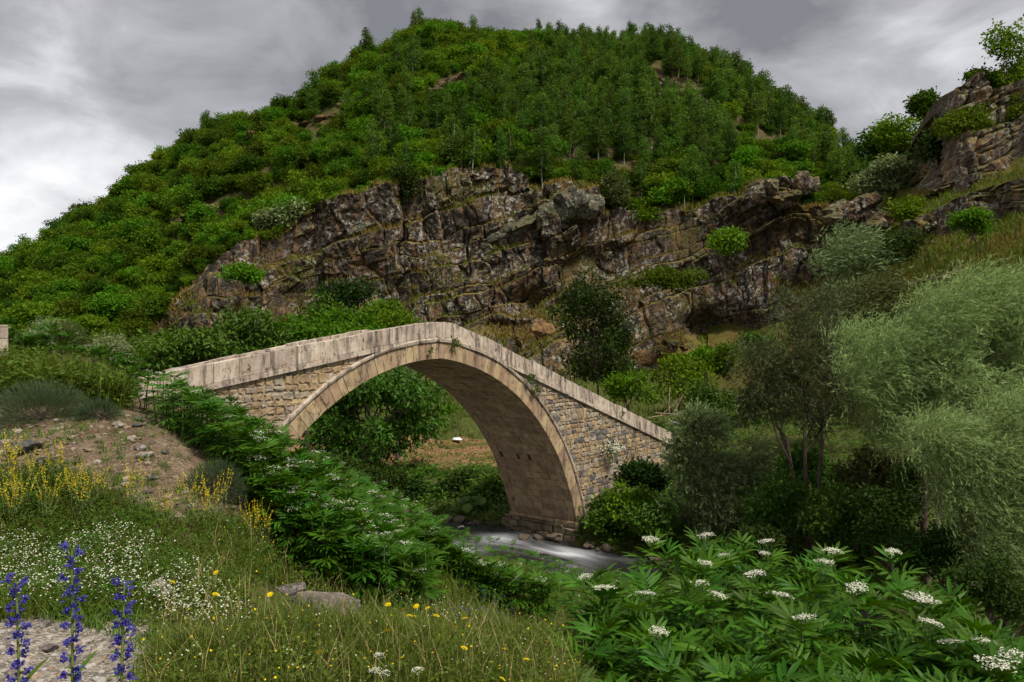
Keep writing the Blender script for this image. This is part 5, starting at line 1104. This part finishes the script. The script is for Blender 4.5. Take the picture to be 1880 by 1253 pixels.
def specks(name, pts, hgt, size, mat, label):
    n = len(pts); pos = pts + np.stack([rng.normal(size=n) * 0.02, rng.normal(size=n) * 0.02, hgt], 1); az = rng.uniform(0, 6.283, n); ax = np.stack([np.cos(az), np.sin(az), 0 * az], 1); s = size * rng.uniform(0.7, 1.3, n)
    return tag(mobj(name, *leaves(pos - ax * s[:, None] / 2, ax, np.stack([rng.normal(size=n) * 0.5, rng.normal(size=n) * 0.5 - 0.4, np.ones(n)], 1), s, s), M[mat]), label, 'flowers', kind='stuff')
WHITE = [(-20, 1010), (180, 1000), (270, 1040), (380, 1100), (470, 1150), (440, 1190), (330, 1180), (250, 1140), (-20, 1125)]
xw = ground_scatter(WHITE, 1600); xw = xw[fbm(xw * 2.6, 3, 0.6, 121) > -0.12]; xw = np.repeat(xw, 2, 0); specks('white_flower_carpet', xw, rng.uniform(0.08, 0.24, len(xw)), 0.011, 'white_flower', 'carpet of tiny white flowers behind the blue spikes')
xw = X1[rng.choice(len(X1), 420)]; specks('meadow_white_flowers', xw, rng.uniform(0.1, 0.25, len(xw)), 0.009, 'cream_flower', 'scattered tiny white flowers in the meadow')
xw = ground_scatter([(640, 1085), (760, 1110), (860, 1160), (830, 1180), (700, 1130), (650, 1110)], 260); specks('pale_blue_flowers', xw, rng.uniform(0.1, 0.22, len(xw)), 0.01, 'white_flower', 'pale flowers beside the large boulder')
xw = ground_scatter([(840, 1120), (900, 1110), (960, 1160), (900, 1180), (820, 1170)], 130); specks('blue_meadow_flowers', xw, rng.uniform(0.12, 0.25, len(xw)), 0.012, 'blue_flower', 'blue flowers scattered in the meadow')
xw = X1[rng.choice(len(X1), 230)]; specks('meadow_yellow_flowers', xw, rng.uniform(0.1, 0.24, len(xw)), 0.013, 'yellow_flower', 'tiny yellow flowers dotted through the meadow')
# yellow sweet clover
mel = []
for k in range(4):
    st, bp = [], []
    for _ in range(12):
        a = rng.uniform(0, 6.283); r_ = rng.uniform(0.05, 0.16); hz = rng.uniform(0.28, 0.48); pts_ = wobble((rng.normal() * 0.02, rng.normal() * 0.02, 0), (math.cos(a) * r_, math.sin(a) * r_, hz), 5, 0.012); st.append(tube(pts_, np.linspace(0.0025, 0.0012, 5), 3))
        f = rng.uniform(0.55, 1.0, 30); bp.append(np.stack([np.interp(f, np.linspace(0, 1, 5), pts_[:, j]) for j in range(3)], 1))
        lf = rng.uniform(0.15, 0.7, 12); lp = np.stack([np.interp(lf, np.linspace(0, 1, 5), pts_[:, j]) for j in range(3)], 1); s_ = rng.uniform(0.015, 0.03, 12); st.append(leaves(lp, rng.normal(size=(12, 3)) + (0, 0, 0.2), rng.normal(size=(12, 3)) + (0, 0, 1), s_, s_ * 0.5))
    bp = np.concatenate(bp); n = len(bp); s_ = rng.uniform(0.008, 0.014, n); mel.append((new_mesh('foliage', *join(st), (M['stem'],)), new_mesh('blossoms', *leaves(bp, rng.normal(size=(n, 3)) + (0, 0, -0.3), rng.normal(size=(n, 3)) + (0, 0, 0.5), s_, s_ * 0.6), (M['yellow_flower'],))))
my = [(20, 875), (60, 900), (100, 880), (130, 905), (40, 940), (85, 940), (150, 945), (10, 910), (170, 925), (250, 945), (500, 985), (480, 1010), (535, 1005), (560, 1035), (370, 985), (350, 960), (395, 975), (300, 985), (640, 1075), (660, 1090), (690, 1075), (610, 1060), (715, 1095), (730, 1080), (675, 1065), (460, 990), (25, 960)]
for a, b in my:
    Xg, Dg = hit([a], [b + 12], 0.0); k = rng.integers(4); z_ = 'at the foot of the bare slope' if a < 260 else 'below the bare slope edge' if a < 580 else 'behind the large boulder'
    put('sweet_clover', [('foliage', mel[k][0]), ('blossoms', mel[k][1])], Xg[0], rng.uniform(0, 6.3), rng.uniform(0.7, 1.1) * (0.8 if a > 580 else 1), 'yellow flowering sweet clover ' + z_, 'plant', 'sweet clover ' + z_)
# yellow composite flowers
def daisy(r, n=14):
    a = np.arange(n) / n * 6.283; ax = np.stack([np.cos(a), np.sin(a), 0.15 + 0 * a], 1); return join([leaves(ax * r * 0.1, ax, np.tile([[0, 0, 1.0]], (n, 1)), r, r * 0.42, 0.05), leaves(ax * r * 0.02 + (0, 0, 0.004), ax * (1, 1, 2), np.tile([[0, 0, 1.0]], (n, 1)), r * 0.6, r * 0.3, 0.05)])
dm = new_mesh('flower_head', *daisy(0.02), (M['yellow_flower'],)); ds = new_mesh('stem', *tube(wobble((0, 0, 0), (0.01, 0.01, 0.26), 4, 0.006), 0.0018, 4), (M['stem'],))
for a, b in [(708, 1118), (740, 1133), (781, 1107), (761, 1106), (804, 1153), (854, 1142), (757, 1154), (835, 1168), (714, 1172), (930, 1195), (927, 1240), (856, 1196), (971, 1215), (592, 1202), (492, 1093), (396, 1086), (320, 1068), (392, 1059)]:
    Xg, Dg = hit([a], [b], 0.27); t = empty('yellow_daisy', Xg[0], rng.uniform(0, 6)); link('stem', ds, t); o = link('flower_head', dm, t); o.location = (0.01, 0.01, 0.262); o.rotation_euler = (rng.uniform(0.2, 0.7), 0, rng.uniform(-0.5, 0.5))
    z_ = 'beside the large boulder' if a < 720 and a > 550 else 'left of the large boulder' if a < 550 else 'in the open meadow'
    tag(t, 'single yellow flower on a thin stem ' + z_, 'flower', 'yellow flowers ' + z_)
# yarrow heads at the bottom edge
for i, (a, b, lab) in enumerate([(697, 1212, 'white flat-topped yarrow flower, the highest of four'), (768, 1241, 'white yarrow flower apart from the other three'), (689, 1245, 'small white yarrow flower at the bottom edge'), (706, 1252, 'white yarrow flower cut by the bottom edge')]):
    Xg, Dg = hit([a], [b], 0.42); t = empty('yarrow', Xg[0]); mobj('stem', *tube(wobble((0, 0, 0), (0, 0, 0.40), 4, 0.006), 0.0025, 5), M['stem'], t); o = mobj('blossoms', *umbel(0.032, 110), M['white_flower'], t); o.location = (0, 0, 0.41); tag(t, lab, 'flower', 'yarrows')
# viper's bugloss spikes
def bugloss(px, py_top, D, label, seed):
    X0 = P(px, py_top, D); g = H(X0[0], X0[1])[0]; h = X0[2] - g; t = empty('bugloss', (X0[0] + 0.03 * seed, X0[1], g))
    pts_ = np.array([(0, 0, 0), (-0.01 * seed, 0, h * 0.3), (-0.02 * seed, 0, h * 0.6), (-0.03 * seed, 0, h)]); mobj('stem', *tube(pts_, [0.006, 0.0055, 0.0045, 0.003], 6), M['stem'], t, True)
    lv = []
    for z in np.linspace(0.05, h * 0.62, 16):
        a = rng.uniform(0, 6.283); x_ = np.interp(z, pts_[:, 2], pts_[:, 0]); lv.append(leaflet(np.array([x_, 0, z]), (math.cos(a), math.sin(a), 0.7), np.array([0, 0, 1.0]), rng.uniform(0.08, 0.15), 0.018))
    mobj('leaves', *join(lv), M['herb'], t, True)
    fl, bu = [], []
    for i, z in enumerate(np.linspace(h * 0.52, h, 26)):
        a0_ = i * 2.4 + rng.uniform(-0.3, 0.3); x_ = np.interp(z, pts_[:, 2], pts_[:, 0]); L = 0.015 * (1.1 - 0.45 * (z / h - 0.5)) * (1.15 if i % 3 else 0.8)
        e_ = np.array([x_ + math.cos(a0_) * L, math.sin(a0_) * L, z + 0.008]); bu.append(tube([(x_, 0, z), e_ * 0.5 + np.array([x_, 0, z]) * 0.5 + (0, 0, 0.006), e_], [0.003, 0.003, 0.002], 4))
        for _ in range(11):
            c = e_ + rng.normal(size=3) * 0.006; d = unit(np.array([math.cos(a0_), math.sin(a0_), 0.5]) + rng.normal(size=3) * 0.5); q = np.array([c, c + d * 0.005, c + d * 0.010, c + d * 0.014]); fl.append(tube(q, np.array([0.0012, 0.0022, 0.0034, 0.0046]) * rng.uniform(0.7, 1.15), 5))
    mobj('calyxes', *join(bu), M['herb'], t); o = mobj('blossoms', *join(fl), M['blue_flower'], t, True); tag(o, 'violet blue trumpet blossoms')
    return tag(t, label, 'flower', 'blue bugloss spikes')
bugloss(30, 1068, 2.5, 'blue bugloss spike at the very edge, leaning over the gravel', 1); bugloss(132, 1010, 2.5, 'tallest blue bugloss spike, in the middle of three', 0.2); bugloss(228, 1075, 2.4, 'blue bugloss spike with a dense drooping top beside the tallest', -1)
# twiggy shrubs of the bank top
def twiggy(name, px, py, rpx, hpx, D, label, n=2600):
    Xh, Dh = hit([px], [py], 0.0); b = Xh[0]; D = float(Dh[0]); s = D / F; v = unit(rng.normal(size=(n, 3)) * (1, 0.8, 1)); v[:, 2] = np.abs(v[:, 2]); r_ = rng.uniform(0.45, 1.0, n)[:, None]; pos = v * r_ * (rpx * s, rpx * s * 0.8, hpx * s)
    V, Fa = leaves(pos, v * (1, 1, 1.3) + rng.normal(size=(n, 3)) * 0.25, rng.normal(size=(n, 3)), rng.uniform(0.06, 0.16, n) * D / 10, 0.006 * D / 10); t = empty(name, b); mobj('foliage', V, Fa, M['grey_herb'], t)
    mobj('stems', *join([tube(wobble((0, 0, 0), q * 0.9, 4, 0.02), [0.006, 0.005, 0.004, 0.002], 3) for q in pos[:60]]), M['bark'], t)
    return tag(t, label, 'shrub')
twiggy('broom_bush', 75, 752, 88, 66, 11.0, 'grey green twiggy broom bush above the bare slope', 5200); twiggy('broom_bush', 395, 915, 52, 62, 9.0, 'grey green wispy tuft at the edge of the elders', 3000)
twiggy('broom_bush', 180, 760, 36, 26, 11.5, 'low wispy tuft beside the broom bush', 1200)
# ------------------------------------------------------------------ stream banks
pts = []
for s0, s1, b0_, b1_, nn in ((9.6, 15, -22, -0.3, 1500), (9.6, 17, 4.6, 40, 2600), (11.2, 22, -14, -0.3, 1500), (14, 40, 5, 60, 2500), (14, 46, -26, 5, 3200)):
    s = rng.uniform(s0, s1, nn); b = rng.uniform(b0_, b1_, nn); x_, y_ = bw(s, b); pts.append(np.stack([x_, y_, H(x_, y_)], 1))
pts = np.concatenate(pts); ppx_, ppy_ = project(pts); fieldm = (pts[:, 0] > -26) & (pts[:, 0] < 9) & (pts[:, 1] > 55.5) & (pts[:, 1] < 73); pts = pts[~fieldm]
herb_mass('bank_undergrowth', pts, 8, 0.26, rng.uniform(0.2, 0.9, len(pts)), 'walnut', 'dark green undergrowth along the far bank of the stream')
x_, y_ = rng.uniform(-16, 7, 5200), rng.choice(np.arange(56.2, 72, 0.95), 5200) + rng.normal(size=5200) * 0.1; s_, b_ = bl(x_, y_); kk = s_ > 15; fp = np.stack([x_, y_, H(x_, y_)], 1)[kk]
herb_mass('crop_rows', fp, 2, 0.2, np.full(len(fp), 0.25), 'herb', 'young crop plants in rows on the brown field', 'crop')
x_, y_ = rng.uniform(-24, 16, 5000), rng.uniform(72.5, 92, 5000); fp = np.stack([x_, y_, H(x_, y_)], 1); V, Fa = blades(fp, rng.uniform(0.3, 0.8, 5000), rng.uniform(0.2, 0.8, 5000), 0.04); tag(mobj('meadow_rise_grass', V, Fa, M['hill_grass']), 'green grass on the rise beyond the field', 'grass', kind='stuff')
for i in range(46):
    b = rng.uniform(0.5, 15) if i < 34 else rng.uniform(-6, -0.5); s = rng.normal() * 0.35 + 9.35; x_, y_ = bw(s, b if i < 34 else b); r_ = (rng.uniform(0.1, 0.3) if i % 6 else 0.42) * (1 if i < 34 else 0.7)
    rock('river_stone', (x_, y_, 0.1 + r_ * 0.15), (r_ * 1.2, r_, r_ * 0.7), 131 + i % 12, M['wet_stone'], 'brown stone at the water edge ' + ('beyond the arch' if i < 34 else 'beside the pier'), 'stone', 'stones at the water edge ' + ('beyond the arch' if i < 34 else 'beside the pier'), 3, 0.3, 1.0, (0, 0, rng.uniform(0, 6)))
# butterbur by the water
t = empty('butterbur', P(868, 965, 45)); t.location.z = 0.25
for k in range(16):
    a = rng.uniform(0, 6.283); L = rng.uniform(0.2, 0.9); c = np.array([math.cos(a) * L, math.sin(a) * L, rng.uniform(0.35, 0.95)]); r_ = rng.uniform(0.22, 0.4); ang = np.arange(10) / 10 * 6.283; tilt = unit(np.array([c[0] * 0.5, c[1] * 0.5 - 0.4, 0.9])); u_ = unit(np.cross(tilt, (0, 1, 0.1))); v_ = np.cross(tilt, u_)
    ring = c + r_ * (u_ * np.cos(ang)[:, None] + v_ * np.sin(ang)[:, None]) + tilt * 0.05 * np.cos(ang * 2)[:, None]; V = np.concatenate([[c - tilt * 0.05], ring]); Fa = np.array([[0, 1 + j, 1 + (j + 1) % 10] for j in range(10)]); mobj('leaf', V, Fa, M['walnut'], t, True)
mobj('stems', *join([tube([(0, 0, -0.2), (0.2 * math.cos(k), 0.2 * math.sin(k), 0.5)], [0.02, 0.012], 4) for k in range(7)]), M['elder_stem'], t); tag(t, 'butterbur with broad round leaves at the water edge', 'plant')
# plants rooted in the bridge masonry
def masonry_tuft(s, z, r_, n, label, mat='herb', flowers=0):
    x_, y_ = bw(s, -0.16); v = unit(rng.normal(size=(n, 3)) + np.array([0.5, -0.6, -0.1])); pos = v * rng.uniform(0.1, 1, n)[:, None] * r_; t = empty('wall_plant', (x_, y_, z)); q = rng.uniform(0.08, 0.16, n); mobj('foliage', *leaves(pos, v, rng.normal(size=(n, 3)) + (0, 0, 1), q, q * 0.5), M[mat], t)
    if flowers: p2 = unit(rng.normal(size=(flowers, 3)) * (1, 1, 0.4) + np.array([0.3, -0.4, 0.4])) * rng.uniform(0.5, 1.1, flowers)[:, None] * r_ * (1.2, 1, 0.8); q = rng.uniform(0.06, 0.11, flowers); mobj('blossoms', *leaves(p2, rng.normal(size=(flowers, 3)) * (1, 1, 0.2), np.tile([[0.3, -0.5, 0.8]], (flowers, 1)), q, q), M['white_flower'], t)
    return tag(t, label, 'plant')
masonry_tuft(0.85, 10.0, 0.28, 90, 'small green tuft growing at the crown of the arch'); masonry_tuft(5.9, 8.35, 0.34, 110, 'green tuft on the upper haunch of the arch ring', 'walnut'); masonry_tuft(6.4, 7.85, 0.30, 90, 'second green tuft just below the haunch tuft'); masonry_tuft(-0.6, 9.75, 0.12, 30, 'tiny sprig below the crown moulding'); masonry_tuft(13.0, 4.3, 0.75, 260, 'white flowering bush rooted in the wing wall', 'walnut', 170); masonry_tuft(14.5, 6.1, 0.15, 30, 'tiny sprig under the sloping parapet')
# pole pile behind the end of the bridge
base = P(1225, 765, 54)
for i, (dx, dz, L, ay, az) in enumerate(((-1.3, -0.1, 3.2, 8, 10), (-0.8, 0.25, 2.6, -4, -12), (0.3, -0.2, 2.0, 62, 15), (-0.4, 0.0, 2.2, 40, -25), (0.2, 0.1, 1.9, 75, 70))):
    a, e_ = R(ay), R(az); p0 = base + np.array([dx, 0.1 * i, dz]); o = mobj('wooden_pole', *tube(wobble(p0, p0 + L * np.array([math.cos(a) * math.cos(e_), math.sin(e_) * 0.3, math.sin(a)]), 6, 0.025), np.linspace(0.045, 0.025, 6), 6), M['wood'], smooth=True)
    tag(o, ('long weathered pole lying on the pile behind the parapet', 'thin pole crossing the long one behind the parapet', 'short steep pole leaning on the pile', 'pole leaning at half slope on the pile', 'steepest pole of the pile')[i], 'pole', 'poles behind the bridge end')
u = np.linspace(0, 1, 40); V = np.array([base + (0.3 + 1.6 * q, y_, -0.35 + 0.04 * math.sin(q * 80) - 0.5 * q) for q in u for y_ in (-0.3, 0.9)]); tag(mobj('metal_sheet', V, grid_faces(40, 2), M['sheet']), 'grey corrugated metal sheet beside the pole pile', 'sheet')
# white sack and stick in the field
p = P(838, 812, 69); p[2] = H(p[0], p[1])[0]; V, Fa = rock_shape(3, (0.42, 0.4, 0.16), 3, 0.2, 0.8, 0.05); o = mobj('white_sack', V, Fa, M['sack'], smooth=True); o.location = p + (0, 0, 0.95); tag(o, 'white sack lying on the earth heap in the field', 'sack')
V, Fa = rock_shape(4, (1.9, 1.4, 0.8), 5, 0.25, 1.2, 0.1); o = mobj('earth_heap', V, Fa, M['red_rock']); o.location = p + (-0.2, 0.3, 0.1); tag(o, 'brown earth heap at the end of the field', 'mound')
tag(mobj('stick', *tube([p + (0.1, 0.2, 0.6), p + (0.12, 0.2, 2.1)], [0.03, 0.02], 5), M['wood']), 'thin stick standing beside the white sack', 'stick')
# end of another wall at the picture edge
wl_ = empty('stone_wall', P(-27, 660, 11.0)); wl_.rotation_euler = (0, 0, R(-35))
z = -0.6
while z < 0.46:
    h = min(rng.uniform(0.12, 0.2), 0.47 - z + 0.02); x_ = 0.22
    while x_ > -2.4:
        wd = rng.uniform(0.25, 0.5); q = [(x_ - wd + 0.01, -0.2, z), (x_, -0.2, z), (x_, -0.2, z + h - 0.01), (x_ - wd + 0.01, -0.2, z + h - 0.01)]; stone_obj('stone', face_block(q, (0, -1, 0), 0.4, 0.015, 0.01), M['parapet'], wl_); x_ -= wd
    z += h
tag(wl_, 'end of a pale coursed stone wall behind the broom bush', 'wall')
